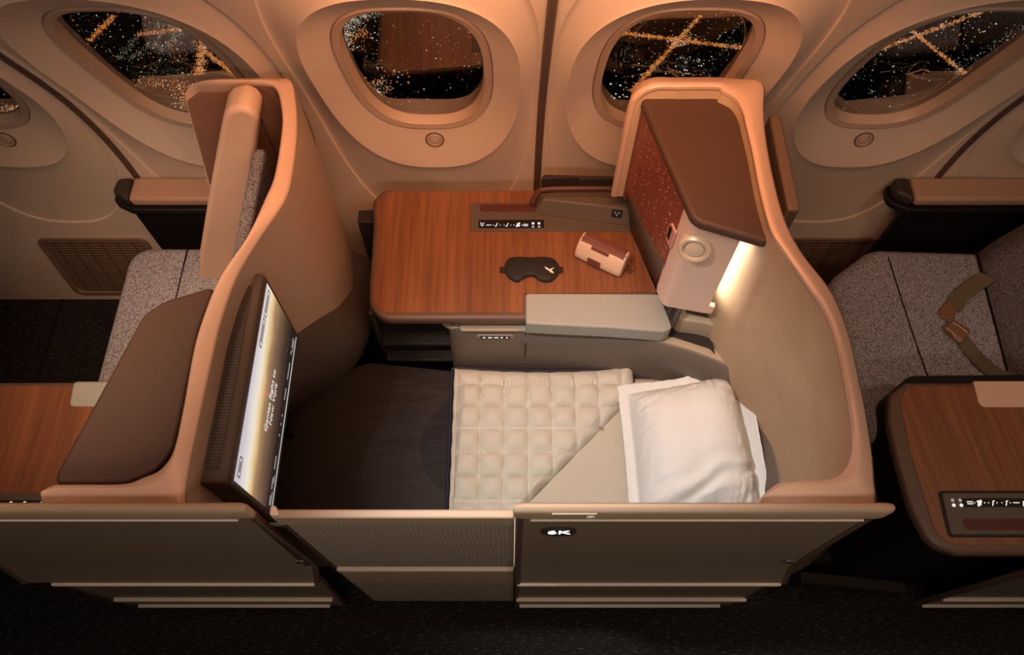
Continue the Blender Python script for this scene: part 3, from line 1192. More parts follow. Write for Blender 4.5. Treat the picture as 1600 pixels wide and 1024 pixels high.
cab2 = thing('storage_cabinet', 'brown topped storage cabinet inside the left shell beside the aisle', 'cabinet', (-.72, .55, .70), 'storage cabinets built into the shells')
L2 = 1.135
lid2 = [pz(x, y, L2) for x, y in ((336, 446), (310, 512), (284, 640), (269, 705), (240, 738), (195, 755), (84, 757), (88, 738), (190, 552), (222, 492), (255, 470))]
lp2 = round_poly(lid2, [.01, .2, .3, .06, .05, .03, .012, .02, .05, .05, .05], 6)
put('lid', prism(lp2, L2 - .03, L2), BROWN, cab2, .010, 4)
lb = [p + (Vector((-.66, .55, 0)) - Vector((p.x, p.y, 0))) * .07 for p in [Vector((q_.x, q_.y, 0)) for q_ in lp2]]
put('body', prism(lb, .70, L2 - .03), DARK, cab2)

# ------------------------------------------------------------------ monitor on the left shell
mon = thing('monitor', 'lit entertainment monitor with speaker strip mounted on the left shell', 'monitor', (-.53, .585, .86))
XS = -.500
c_tf, c_tn, c_bf, c_bn = pX(414, 434, XS), pX(364, 756, XS), pX(463, 531, XS), pX(428, 797, XS)
ya, yb = (c_tn.y + c_bn.y) / 2 - .002, (c_tf.y + c_bf.y) / 2 + .002
za, zb_ = .868, 1.118
print('MON', c_tf, c_tn, c_bf, c_bn)
prof = [(XS - .012, za - .018), (XS, za - .012), (XS, zb_ + .010), (XS - .010, zb_ + .018), (XS - .075, zb_ + .022), (XS - .10, zb_ - .03), (XS - .085, za - .018)]
put('housing', extrude([(x, ya - .012, z) for x, z in prof], (0, yb - ya + .024, 0)), MONH, mon, .006)
scr = put('screen', ([(XS + .001, ya, za), (XS + .001, yb, za), (XS + .001, yb, zb_), (XS + .001, ya, zb_)], [(0, 1, 2, 3)]), SCREEN, mon,
          uv=lambda v: ((v.y - ya) / (yb - ya), (v.z - za) / (zb_ - za)), recalc=False)
sx = XS + .0016


def stext(s, size, y, z, mat=GLOW, name='screen_text'):
    put(name, text_vf(s, size, (sx, y, z), (0, 1, 0), (0, 0, 1), .0003), mat, scr, recalc=False)


SOFTW = emit('screen_text_soft', (0.9, 0.87, 0.82), 0.85)
SOFTD = emit('screen_text_dim', (0.8, 0.75, 0.70), 0.5)
SDARK = emit('screen_bar_dark', (0.02, 0.015, 0.012), 1.0)
SRED = emit('screen_red', (0.9, 0.12, 0.10), 0.9)
cy = (ya + yb) / 2
stext('Qantas flight to', .022, cy, .992, SOFTW)
stext('New York', .022, cy, .969, SOFTW)
put('screen_marker', box((sx, cy + .004, 1.016), (.0004, .010, .010)), SRED, scr)
for (y0, y1) in ((yb - .068, yb - .010), (yb - .135, yb - .075)):
    put('screen_tab', merge(box((sx, (y0 + y1) / 2, zb_ - .011), (.0003, y1 - y0, .0022)), box((sx, (y0 + y1) / 2, zb_ - .0245), (.0003, y1 - y0, .0022)),
                            box((sx, y0, zb_ - .0177), (.0003, .0022, .0155)), box((sx, y1, zb_ - .0177), (.0003, .0022, .0155)),
                            box((sx, (y0 + y1) / 2, zb_ - .0177), (.0003, (y1 - y0) * .7, .004))), SDARK, scr)
put('screen_tab', merge(box((sx, ya + .030, zb_ - .011), (.0003, .036, .0022)), box((sx, ya + .030, zb_ - .0245), (.0003, .036, .0022)),
                        box((sx, ya + .012, zb_ - .0177), (.0003, .0022, .0155)), box((sx, ya + .048, zb_ - .0177), (.0003, .0022, .0155)),
                        box((sx, ya + .030, zb_ - .0177), (.0003, .02, .004))), SDARK, scr)
put('screen_progress_bar', box((sx, cy, za + .012), (.0003, yb - ya - .012, .0028)), SOFTW, scr)
bits = []
for yy, ww in ((ya + .020, .024), (ya + .055, .030), (ya + .10, .036), (cy - .02, .006), (cy - .045, .006), (cy - .0, .006), (cy + .05, .034), (yb - .03, .03), (yb - .055, .012), (yb - .10, .05)):
    bits.append(box((sx, yy, za + .032), (.0003, ww * .8, .0032)))
for yy, ww in ((ya + .025, .036), (ya + .065, .02), (yb - .035, .036)):
    bits.append(box((sx, yy, za + .025), (.0003, ww * .8, .0022)))
for bb in bits:
    put('screen_icon', bb, SOFTD, scr)
# perforated speaker strip along the top of the housing
pg = [Vector((XS - .046, ya + .015, zb_ + .0235)), Vector((XS - .020, ya + .015, zb_ + .0225)), Vector((XS - .020, yb - .02, zb_ + .0225)), Vector((XS - .046, yb - .02, zb_ + .0235))]
put('speaker_strip', (pg, [(0, 1, 2, 3)]), PERF, mon, recalc=False, uv=lambda v: ((v.x - (XS - .046)) / .026, (v.y - ya - .015) / (yb - ya - .035)))

# ------------------------------------------------------------------ side consoles and tables
TZ = .69
FLOWER = None


def icons(parent, at, ux, uy, s=1.0, mirror=False):
    """the row of lit seat-position marks on a control strip; at = left end"""
    at, ux, uy = Vector(at), Vector(ux), Vector(uy)
    un = ux.cross(uy).normalized()

    def bar(u, v, w_, h_, rot=0.0):
        c, sn = math.cos(rot), math.sin(rot)
        pts = [at + ux * (u + (a * c - b * sn)) * s + uy * (v + (a * sn + b * c)) * s + un * .0004 for a, b in ((-w_ / 2, -h_ / 2), (w_ / 2, -h_ / 2), (w_ / 2, h_ / 2), (-w_ / 2, h_ / 2))]
        return extrude(pts, un * .0006)

    def dot(u, v, r0, hole=False):
        c = at + ux * u * s + uy * v * s
        if hole:
            return disc(c, un, [(r0 * s, .0003), (r0 * s, .001), (r0 * .62 * s, .001), (r0 * .62 * s, .0003)])
        return disc(c, un, [(r0 * s, 0), (r0 * s, .001), (0, .001)])
    A = merge(bar(.004, .003, .0018, .009, -.5), bar(.010, .003, .0018, .011, -.3), bar(.007, -.003, .005, .0018), dot(.002, .008, .0014))
    put('recline_mark', A, GLOW, parent)
    put('recline_mark', bar(.026, 0, .015, .0020), GLOW, parent)
    for u in (.050, .082):
        put('seat_mark', merge(dot(u - .010, 0, .0012), dot(u + .010, 0, .0012), bar(u, .002, .0022, .011, -.4), bar(u - .003, -.004, .006, .002, .3)), GLOW, parent)
    u = .113
    put('seat_mark', merge(dot(u - .012, 0, .0013), dot(u + .012, 0, .0013), bar(u - .002, 0, .004, .014, -.3), bar(u + .003, .002, .004, .014, -.3), bar(u, -.003, .012, .004)), GLOW, parent)
    put('bed_mark', merge(bar(.136, .0025, .014, .0022), bar(.136, -.0025, .014, .0022)), GLOW, parent)
    for v, hole in ((.006, mirror), (-.006, not mirror)):
        for u in (.158, .176):
            put('round_button', dot(u, v, .0040, hole), GLOW if not hole else GLOWD, parent)


GLOWD = emit('icon_glow_dim', (.9, .85, .8), .35)

con = thing('side_console', 'middle window side console with walnut table top, eye mask and pouch on it', 'side console', (.1, 1.15, 0), 'walnut topped side consoles')
# frame: thick rounded edge
ol = [pz(599, 295, TZ), pz(582, 312, TZ), pz(583, 350, TZ), pz(580, 400, TZ), pz(577, 440, TZ), pz(576, 474, TZ), pz(594, 499, TZ), pz(840, 499, TZ), pz(1030, 461, TZ), pz(990, 362, TZ), pz(978, 296, TZ)]
op = round_poly(ol, [.02, .03, .1, .1, .1, .05, .05, .0, .0, .0, .0], 7)
put('table_edge', prism(op, TZ - .034, TZ - .001), FRAME, con, .011, 4)
wl = [pz(609, 299, TZ), pz(589, 311, TZ), pz(591, 350, TZ), pz(589, 400, TZ), pz(585, 440, TZ), pz(582, 472, TZ), pz(596, 489, TZ), pz(819, 489, TZ), pz(819, 459, TZ), pz(1026, 457, TZ), pz(986, 362, TZ), pz(972, 299, TZ)]
wp = round_poly(wl, [.02, .03, .1, .1, .1, .045, .045, 0, 0, 0, 0, 0], 7)
put('table_top', prism(wp, TZ - .006, TZ + .001), WOOD, con)
# padded armrest at the front right corner
ap = [pz(821, 459, TZ), pz(1030, 460, TZ), Vector((.420, .905, TZ)), Vector((.395, .893, TZ)), Vector((.25, .905, TZ)), Vector((.12, .912, TZ)), Vector((.036, .917, TZ))]
app = round_poly(ap, [.01, .01, .03, .02, .2, .2, .006], 6)
put('armrest_pad', prism(app, TZ - .055, TZ + .004), PAD, con, .018, 5, label='pale padded armrest')
# body below
bodyp = round_poly([(-.165, .965), (.035, .952), (.24, .938), (.43, .912), (.53, .875), (.535, .86), (.535, 1.232), (-.165, 1.36)], [.05, .1, .1, .1, .1, 0, 0, 0], 6)
put('body', prism(bodyp, .0, TZ - .058), DARK, con)
put('top_ledge', prism(round_poly([(-.20, .945), (.035, .935), (.24, .925), (.40, .91), (.40, 1.3), (-.20, 1.3)], [.04, .1, .1, 0, 0, 0], 5), .600, .618), BEIGE, con, .004)
# open foot-side niche: post, two shelves, back
np_ = pz(600, 540, .52)
put('niche_post', prism([(-.385, .965), (-.372, .965), (-.372, 1.36), (-.385, 1.36)], .0, .655), DARK, con, .003)
put('niche_shelf', prism([(-.372, .955), (-.15, .955), (-.15, 1.34), (-.372, 1.34)], .475, .490), DARK, con, .003)
put('niche_shelf', prism([(-.372, .945), (-.14, .945), (-.14, 1.34), (-.372, 1.34)], .385, .400), DARK, con, .003)
put('niche_back', prism([(-.372, 1.335), (-.15, 1.335), (-.15, 1.35), (-.372, 1.35)], .0, .65), BLACK, con)
put('wall_return', prism([(-.455, 1.30), (-.385, 1.30), (-.385, 1.345), (-.455, 1.345)], .0, .60), DARK, con, .004)
# control panel
cp = [pz(736, 318, TZ), pz(735, 362, TZ), pz(988, 363, TZ), pz(988, 352, TZ), pz(976, 298, TZ), pz(846, 302, TZ), pz(833, 318, TZ)]
ctl = put('control_panel', prism(round_poly(cp, [.006, .008, .0, .01, .004, .012, .008], 4), TZ - .004, TZ + .004), GREYM, con, .0015)
sl = round_poly([pz(749, 321, TZ), pz(749, 332, TZ), pz(836, 332, TZ), pz(836, 321, TZ)], .012, 5)
put('red_slot', prism(sl, TZ + .0035, TZ + .0046), REDLIN, ctl, label='dark red recessed slot')
# raised block with a dark front
t0 = [Vector((p.x, p.y, 0)) for p in (pz(832, 336, TZ), pz(985, 356, TZ))]
bt = [pz(848, 311, TZ + .045), pz(984, 326, TZ + .045), pz(979, 308, TZ + .045), pz(853, 306, TZ + .045)]
V = [Vector((t0[0].x, t0[0].y, TZ + .003)), Vector((t0[1].x, t0[1].y, TZ + .003)), Vector((bt[1].x, bt[2].y + .03, TZ + .003)), Vector((t0[0].x + .01, bt[3].y + .02, TZ + .003))] + bt
blk = put('raised_block', (V, [(0, 1, 2, 3), (4, 5, 6, 7), (0, 1, 5, 4), (1, 2, 6, 5), (2, 3, 7, 6), (3, 0, 4, 7)]), GREYM, ctl, .004)
nrm = (V[1] - V[0]).cross(V[5] - V[1]).normalized()
sc_ = pz(964, 334, TZ + .026)
fr_ = (V[1] - V[0]).normalized()
uf = (V[5] - V[1])
uf = (uf - fr_ * uf.dot(fr_)).normalized()
r = ray(964, 334)
base = V[0]
tt = (base - Vector((0, 0, CZ))).dot(nrm) / r.dot(nrm)
sc_ = Vector((0, 0, CZ)) + r * tt
nn = nrm if nrm.y < 0 else -nrm
sk = put('socket', extrude([sc_ + fr_ * a * .015 + uf * b * .011 for a, b in ((-1, -1), (1, -1), (1, 1), (-1, 1))], nn * .002), BLACK, ctl)
put('socket_pins', merge(*[disc(sc_ + nn * .002 + fr_ * a + uf * b, nn, [(.0018, 0), (.0018, .001), (0, .001)]) for a, b in ((-.005, .003), (.005, .003), (0, -.003))]), GLOWD, sk)
# red-brown back rail behind the block
rp = [pz(832, 318, TZ), pz(846, 300, TZ), pz(976, 297, TZ)]
rail = tube([Vector((p.x, p.y, TZ + .012)) for p in smooth([pz(831, 325, TZ), pz(833, 317, TZ), pz(838, 310, TZ), pz(848, 301, TZ), pz(900, 299, TZ), pz(974, 299, TZ)], 5)], .009, 8)
put('back_rail', rail, plain('rail_brown', (.075, .028, .022), .5), ctl)
put('back_tray', prism(round_poly([pz(842, 297, TZ), pz(900, 294, TZ), pz(904, 297, TZ), pz(974, 297, TZ), pz(974, 293, TZ), pz(850, 290, TZ)], .004, 3), TZ + .010, TZ + .050), DARK, ctl, .003)
dk = put('icon_strip', prism([pz(748, 345, TZ), pz(748, 358, TZ), pz(850, 358, TZ), pz(850, 345, TZ)], TZ + .0035, TZ + .0046), BLACK, ctl)
a_, b_ = pz(750, 352, TZ + .005), pz(847, 352, TZ + .005)
icons(ctl, a_, (1, 0, 0), (0, 1, 0), (b_ - a_).length / .185)
# beige block under the cabinet
fb = [Vector((.438, .925, 0)), Vector((.455, .931, 0)), Vector((.53, .912, 0)), Vector((.604, .868, 0)), Vector((.598, .862, 0))]
blk2 = put('corner_block', prism(round_poly([(.425, .945), (.437, .925), (.50, .915), (.56, .892), (.606, .858), (.606, 1.0), (.43, 1.0)], [.0, .015, .1, .1, .01, 0, 0], 5), .600, .700), BEIGE, con, .010, label='beige corner block below the rose panel')
put('block_top_shade', prism([(.455, .945), (.53, .925), (.585, .895), (.585, 1.0), (.45, 1.0)], .700, .7015), BROWN, blk2)  # shadow under the cabinet, painted as a dark sheet on the beige block

# handset in its slot below the table edge
hs = thing('handset', 'slim beige control handset in the slot under the table edge', 'handset', (-.02, .945, .62))
put('handset_body', prism(round_poly([(-.142, .928), (.062, .928), (.062, .952), (-.142, .952)], .011, 5), .6195, .632), BEIGE, hs, .004)
put('handset_end', prism(round_poly([(.020, .9265), (.080, .9265), (.080, .9535), (.020, .9535)], .012, 5), .620, .636), PAD, hs, .003)

# ------------------------------------------------------------------ eye mask and pouch on the table
mk = thing('eye_mask', 'black satin eye mask with a small white bird-like kangaroo mark on the walnut table', 'eye mask', pz(829, 424, TZ))
mz = TZ + .003
mo = smooth([pz(x, y, mz) for x, y in ((789, 415), (796, 405), (812, 403), (829, 404), (848, 403), (865, 406), (873, 417), (872, 430), (861, 441), (846, 441), (836, 435), (829, 433), (819, 436), (808, 442), (796, 436), (789, 426))], 5, True)
cm_ = sum(mo, Vector()) / len(mo)
rg = []
for s, h in ((1.0, .0), (1.01, .004), (.97, .008), (.88, .011), (.6, .013), (.25, .0135)):
    rg.append([cm_ + (p - cm_) * s + Vector((0, 0, h)) for p in mo])
pad_ = put('mask_pad', loft(rg, True, True), MASK, mk)
for x, a in ((785, -1), (875.5, 1)):
    p = pz(x, 423, mz)
    put('strap', box((p.x, p.y, mz + .004), (.014, .017, .004)), MASK, mk, .001)
lg = [(851, 417), (853, 420.5), (858, 423), (859.5, 425.5), (863, 426.5), (865.5, 427.5), (864, 424.5), (861, 422.5), (864, 420), (866.5, 418.5), (862, 419.5), (859, 421.2), (855, 418.8)]
put('kangaroo_mark', extrude([pz(x, y, mz + .0136) for x, y in lg], (0, 0, .0008)), LOGO, pad_, label='white kangaroo print')

A, B = pz(896, 403, TZ), pz(968, 437, TZ)
ax = (B - A).normalized()
ay = Vector((-ax.y, ax.x, 0))
L_ = (B - A).length
po = thing('amenity_pouch', 'cream canvas wash pouch with brown zip band on the table', 'pouch', A.lerp(B, .5) + ay * .03)


def psec(t):
    """cross-section of the pouch at length t: rounded trapezoid with soft ends"""
    u = 2 * t - 1
    e = (1 - abs(u) ** 9) ** (1 / 3)
    w0 = .066 * (.80 + .20 * e)
    h = .071 * (.87 + .13 * e)
    tw = .036
    pts = [(.004, 0), (-.004, .010), (-.003, .030), (.006, .050), (.014, h - .003), (.026, h), (.040, h), (.052, h - .003), (.060, .050), (.070, .030), (.071, .010), (.063, 0)]
    o = A + ax * (t * L_)
    return [o + ay * ((a - .033) * (.80 + .20 * e) + .033) + Vector((0, 0, TZ + .001 + b * (.90 + .10 * e))) - Vector((0, 0, TZ)) for a, b in pts]


ts = [0, .015, .04, .09, .16, .3, .45, .6, .72, .84, .91, .96, .985, 1]
prings = [psec(t) for t in ts]
pb = put('pouch_body', loft([r_ for r_ in prings], True, True), POUCH, po, angle=70, sub=1)


def band(t0, t1, idx, lift):
    r0 = []
    for t in [t0 + (t1 - t0) * k / 14 for k in range(15)]:
        s = psec(t)
        r0.append([s[i] + Vector((0, 0, lift)) + ay * (lift * .6 * (-1 if i < 5 else 1)) for i in idx])
    return r0


def subband(t0, t1, f0, f1, lift):
    """part of the pouch's top between fractions f of its cross-section (3..8)"""
    rows = []
    for t in [t0 + (t1 - t0) * k / 14 for k in range(15)]:
        s = psec(t)
        row = []
        for k in range(9):
            f = f0 + (f1 - f0) * k / 8
            i = min(int(f), 10)
            p = s[i].lerp(s[i + 1], f - i)
            cdir = (p - (A + ax * (t * L_) + ay * .033 + Vector((0, 0, .025)))).normalized()
            row.append(p + cdir * lift)
        rows.append(row)
    return rows


put('zip_band', loft(subband(-.0, 1.0, 4.25, 6.75, .0012), closed=False), POUCHB, po, label='brown leather zip band')
put('zip_band_tab', loft(subband(.30, .66, 3.55, 4.4, .0014), closed=False), POUCHB, po)
put('zip_band_tab', loft(subband(.42, .74, 6.6, 7.4, .0014), closed=False), POUCHB, po)
zl = [r_[4] + Vector((0, 0, .0012)) for r_ in subband(.0, 1.0, 4.6, 6.4, .0014)]
zl = [p + ay * -.004 for p in zl]
put('zip', tube(zl, .0016, 6), ZIPM, po, label='pale metal zip')
s1 = psec(.30)
s2 = psec(.57)
qd = [s1[1].lerp(s1[2], .35), s2[1].lerp(s2[2], .35), s2[2].lerp(s2[3], .35), s1[2].lerp(s1[3], .35)]
nq = (-ay + Vector((0, 0, .1))).normalized()
put('leather_patch', extrude([p + nq * .0015 for p in qd], nq * .002), POUCHB, po, .001)
pe = psec(1.0)
pp = pe[4].lerp(pe[7], .3) + ax * .004
put('zip_puller', merge(tube([pp, pp + ax * .008 + Vector((0, 0, -.006)), pp + ax * .010 + Vector((0, 0, -.016))], .002, 6),
                        box(pp + ax * .010 + Vector((0, 0, -.028)), (.004, .009, .024), math.atan2(ax.y, ax.x))), POUCHB, po)

# ------------------------------------------------------------------ neighbouring consoles
conL = thing('side_console', 'left aisle side console with walnut table top, cut by the photo edge', 'side console', (-1.3, .56, 0), 'walnut topped side consoles')
tz = .68
fo = [(-1.75, pz(10, 598, tz).y), pz(140, 596, tz).xy, (-.92, pz(140, 596, tz).y), (-.92, .36), (-1.75, .36)]
put('table_edge', prism(round_poly(fo, [.03, 0, 0, 0, .03]), tz - .034, tz - .001), FRAME, conL, .010)
yt = pz(60, 604, tz).y
put('table_top', prism([(-1.70, yt), (-.93, yt), (-.93, .36), (-1.70, .36)], tz - .006, tz + .001), WOOD, conL)
p0, p1 = pz(115, 596, tz), pz(107, 637, tz)
put('armrest_pad', prism(round_poly([(p0.x, p0.y), (-.90, p0.y), (-.90, p1.y), (p1.x, p1.y)], [.01, 0, 0, .015]), tz - .04, tz + .004), PAD, conL, .008)
yc0 = pz(30, 771, tz).y
cl = put('control_panel', prism([(-1.70, yc0), (-.90, yc0), (-.90, .355), (-1.70, .355)], tz - .004, tz + .004), GREYM, conL, .002)
put('icon_strip', prism([(-1.5, yc0 - .018), (-1.0, yc0 - .018), (-1.0, .36), (-1.5, .36)], tz + .0035, tz + .0046), BLACK, cl)
a_ = pz(62, 785, tz + .005)
icons(cl, a_ + Vector((.012, -.004, 0)), (-1, 0, 0), (0, -1, 0), 1.0)
put('body', prism([(-1.74, .37), (-.90, .37), (-.90, .69), (-1.74, .69)], .0, tz - .036), DARK, conL)

conR = thing('side_console', 'right aisle side console with walnut table top and lit control strip', 'side console', (1.3, .56, 0), 'walnut topped side consoles')
fo = [pz(1417, 597, tz), pz(1391, 616, tz), pz(1389, 655, tz), pz(1404, 722, tz), pz(1425, 795, tz), pz(1455, 852, tz), pz(1500, 867, tz), (1.95, pz(1500, 867, tz).y, tz), (1.95, pz(1500, 597, tz).y, tz)]
put('table_edge', prism(round_poly(fo, [.02, .03, .1, .2, .08, .05, .05, 0, 0]), tz - .036, tz - .001), FRAME, conR, .011, 4)
wo = [pz(1421, 604, tz), pz(1406, 622, tz), pz(1421, 704, tz), pz(1446, 786, tz), pz(1461, 832, tz), pz(1486, 852, tz), (1.94, pz(1486, 852, tz).y, tz), (1.94, pz(1421, 604, tz).y, tz)]
put('table_top', prism(round_poly(wo, [.02, .03, .2, .2, .03, .04, 0, 0]), tz - .006, tz + .001), WOODR, conR)
p0, p1 = pz(1520, 596, tz), pz(1530, 637, tz)
put('armrest_pad', prism(round_poly([(p0.x, p0.y), (1.94, p0.y), (1.94, p1.y), (p1.x, p1.y)], [0, 0, 0, .015]), tz - .04, tz + .004), TANLEATHER, conR, .004)
cc = [pz(1469, 771, tz), pz(1484, 837, tz), (1.75, pz(1484, 837, tz).y, tz), (1.75, pz(1469, 771, tz).y, tz)]
cr = put('control_panel', prism(round_poly(cc, [.008, .008, 0, 0]), tz - .004, tz + .008), GREYM, conR, .003)
put('panel_gap', prism(round_poly([Vector((p[0], p[1], 0)) + Vector(q_) for p, q_ in zip(cc, ((-.006, .005, 0), (-.006, -.005, 0), (0, -.005, 0), (0, .005, 0)))], [.009, .009, 0, 0]), tz - .003, tz + .0022), BLACK, cr)
sl = round_poly([pz(1502, 811, tz + .008), pz(1509, 829, tz + .008), (1.75, pz(1510, 829, tz + .008).y, 0), (1.75, pz(1502, 811, tz + .008).y, 0)], [.012, .015, 0, 0])
put('red_slot', prism(sl, tz + .0075, tz + .0088), REDLIN, cr)
put('icon_strip', prism([pz(1500, 779, tz + .008), pz(1506, 793, tz + .008), Vector((1.74, pz(1506, 793, tz + .008).y, 0)), Vector((1.74, pz(1500, 779, tz + .008).y, 0))], tz + .0075, tz + .0086), BLACK, cr)
a_ = pz(1489, 786, tz + .009) + Vector((.158 * .98, 0, 0))
icons(cr, a_ + Vector((.018, 0, 0)), (-1, 0, 0), (0, -1, 0), .98)
by = [(1.012, .78), (1.0, .72), (1.0, .42), (1.08, .365), (1.95, .365), (1.95, .80)]
put('body', prism(round_poly([(.995, .79), (.985, .60), (1.0, .40), (1.03, .37), (1.95, .365), (1.95, .80)], [.05, .1, .03, .03, 0, 0]), .0, tz - .037), BLACK, conR)
es = [pz(1386, 625, .655), pz(1400, 700, .655), pz(1413, 760, .655)]
put('edge_trim', ribbon(smooth([Vector((.965, .70, .62)), Vector((.972, .60, .62)), Vector((.978, .48, .62))], 4), (0, 0, 1), .05, .004), DARK, conR)
put('kick_plate', extrude([(.86, .36, .0), (1.16, .33, .0), (1.16, .33, .10), (.86, .36, .10)], (0, .03, 0)), DARK, conR)

# ------------------------------------------------------------------ the bed
BZ0 = .44
sur = thing('bed_surround', 'greige moulded surround curving round the head of the bed', 'bed surround', (.3, .75, 0))
tp = smooth([(-.168, 1.02, 0), (-.176, .985, 0), (-.165, .955, 0), (-.13, .943, 0), (-.05, .942, 0), (.035, .939, 0), (.15, .932, 0), (.26, .921, 0), (.36, .905, 0), (.44, .886, 0), (.52, .855, 0), (.592, .815, 0), (.636, .755, 0), (.656, .68, 0), (.660, .55, 0), (.656, .36, 0)], 5)
cen = Vector((.2, .45, 0))
rows = []


def inward(p, d):
    v = (cen - p)
    if p.x < .30:
        v = Vector((0, -1, 0))
    else:
        v = (Vector((.30, .50, 0)) - p)
    return p + v.normalized() * d


for d, z in ((-.03, .614), (-.012, .620), (0, .618), (.006, .612), (.014, .57), (.026, .50), (.034, .44), (.036, .36)):
    rows.append([Vector((inward(p, d).x, inward(p, d).y, z)) for p in tp])
put('side_panel', loft(rows, closed=False), GREIGE, sur)
rows = []
for d, z in ((-.034, .616), (-.03, .623), (-.012, .626), (-.003, .622), (.001, .614)):
    rows.append([Vector((inward(p, d).x, inward(p, d).y, z)) for p in tp[12:]])
put('top_edge', loft(rows, closed=False), BEIGE, sur, label='paler beige top edge')
# small recline switch set in the panel
c = pz(771, 521, .60)
sw = put('recline_switch', extrude(round_poly([(-.088, 0, -.009), (.012, 0, -.009), (.012, 0, .009), (-.088, 0, .009)], .0) and
                                   [Vector((x, .934 - .0, z)) for x, z in ((-.098, .588), (-.092, .582), (.000, .582), (.006, .588), (.006, .594), (.0, .600), (-.092, .600), (-.098, .594))], (0, -.006, 0)), TAN, sur, .002)
put('switch_window', extrude([Vector((x, .9275, z)) for x, z in ((-.086, .585), (-.006, .585), (-.006, .597), (-.086, .597))], (0, -.001, 0)), BLACK, sw)
put('switch_icons', merge(*[extrude([Vector((x + a, .9262, z)) for a, z in ((-.5 * w_, .589), (.5 * w_, .589), (.5 * w_, .594), (-.5 * w_, .594))], (0, -.0006, 0)) for x, w_ in ((-.076, .008), (-.060, .012), (-.043, .012), (-.028, .007), (-.014, .006))]), GLOW, sw)
put('panel_seam', merge(box((.036, .9315, .59), (.0016, .004, .05)), box((.036, .918, .52), (.0016, .012, .09))), BLACK, sur)
put('base', prism([(-.50, .40), (.62, .40), (.62, .86), (.5, .87), (-.13, .90), (-.50, .90)], .0, .33), BLACK, sur)

mat_ = thing('mattress', 'black fitted mattress with darker wave pattern on the foot half of the bed', 'mattress', (-.1, .62, .33))
mp = round_poly([(-.86, .342), (.605, .342), (.600, .70), (.54, .80), (.44, .855), (-.13, .893), (-.42, .925), (-.53, .88), (-.66, .775), (-.72, .70), (-.86, .69)], [.02, .03, .05, .05, .05, .03, .03, .05, .05, .03, .02], 5)
nx, ny = 60, 24
rg = []
cmm = Vector((-.1, .62, 0))
for s, h in ((1.0, .335), (1.0, .41), (.995, .432), (.98, .440), (.9, .443), (.7, .445), (.4, .446), (.1, .446)):
    rg.append([Vector((cmm.x + (p.x - cmm.x) * s, cmm.y + (p.y - cmm.y) * s, h)) for p in mp])
put('mattress_cover', loft(rg, True, True), MATTM, mat_)

# --- smooth beige sheet at the pillow end
sh = thing('bed_sheet', 'smooth beige sheet turned back between the quilt and the pillow', 'sheet', (.25, .6, .45))
gx, gy = 40, 36
rows = []
for j in range(gy + 1):
    row = []
    for i in range(gx + 1):
        u, v = i / gx, j / gy
        x = lerp(-.15, .605, u)
        yt = .862 - max(0, (x - .38)) ** 2 * 2.2
        y = lerp(.345, yt, v)
        e = min(1, min(u, 1 - u, v, 1 - v) * 14)
        z = .449 + .014 * e + .004 * noise.noise(Vector((x * 6, y * 6, 3)))
        row.append(Vector((x, y, z)))
    rows.append(row)
so = put('sheet_cloth', loft(rows, closed=False), SHEETM, sh)
m_ = so.modifiers.new('thick', 'SOLIDIFY')
m_.thickness = .004

# --- quilt
qz = .487
qt = thing('quilt', 'cream quilted duvet with square stitching and navy edge across the bed', 'quilt', (.05, .6, .46))
S = .066
x_left = -.166
NXQ, NYQ = 190, 180


def qpoint(u, v):
    y = lerp(.335, .892, v)
    # right border: the diagonal fold
    pA, pB = pz(815, 795, qz), pz(1012, 596, qz)
    k = (pB.x - pA.x) / (pB.y - pA.y)
    xr = pA.x + (y - pA.y) * k
    xr = min(xr, .345)
    if v > .955:
        xr -= (v - .955) * .45
    x = lerp(x_left, xr, u)
    if v > .9:
        y = lerp(.335, .892 - .012 * math.sin(math.pi * max(0, min(1, (x - x_left) / .5))) + (.018 if x > .28 else 0) * (x - .28) / .06, v)
    # quilting
    gxx = (x - x_left - .012) / S
    gyy = (y - .372) / S
    a = abs(math.sin(math.pi * gxx)) ** .5
    b = abs(math.sin(math.pi * gyy)) ** .5
    h = .020 * a * b + .004 * (a + b) / 2
    nz = noise.noise(Vector((x * 14, y * 14, 0))) * .0040 + noise.noise(Vector((x * 38, y * 38, 5))) * .0016
    # stitch puckers
    nz += .0010 * math.sin(gxx * 40 + 4 * noise.noise(Vector((x * 20, y * 20, 9)))) * (1 - b)
    nz += .0010 * math.sin(gyy * 40 + 4 * noise.noise(Vector((x * 20, y * 20, 2)))) * (1 - a)
    e = min(u * 14, (1 - u) * 12, (1 - v) * 10, v * 10, 1)
    e = max(0.0, e) ** .5
    drop = (1 - e) * .022
    wob = .0008 * math.sin(y * 95) if u < .02 else 0
    return Vector((x + wob, y, qz - .006 + h * e + nz * e - drop))


rows = [[qpoint(i / NXQ, j / NYQ) for i in range(NXQ + 1)] for j in range(NYQ + 1)]
qo = put('quilt_cover', loft(rows, closed=False), CREAM, qt, angle=80)
m_ = qo.modifiers.new('thick', 'SOLIDIFY')
m_.thickness = .010
m_.offset = -1 if qo.data.polygons[0].normal.z > 0 else 1
edge = [r_[0] + Vector((-.006, 0, -.004)) for r_ in rows] + [p + Vector((0, .006, -.004)) for p in rows[-1][2:]] + [r_[-1] + Vector((.003, .001, -.003)) for r_ in rows[::-1][2:]]
edge = edge[::2]
rad = [(.0045 if i < NYQ / 2 + NXQ / 2 - 4 else .0022) for i in range(len(edge))]
put('piping', tube(edge, rad, 7), NAVY, qt, label='navy piping')
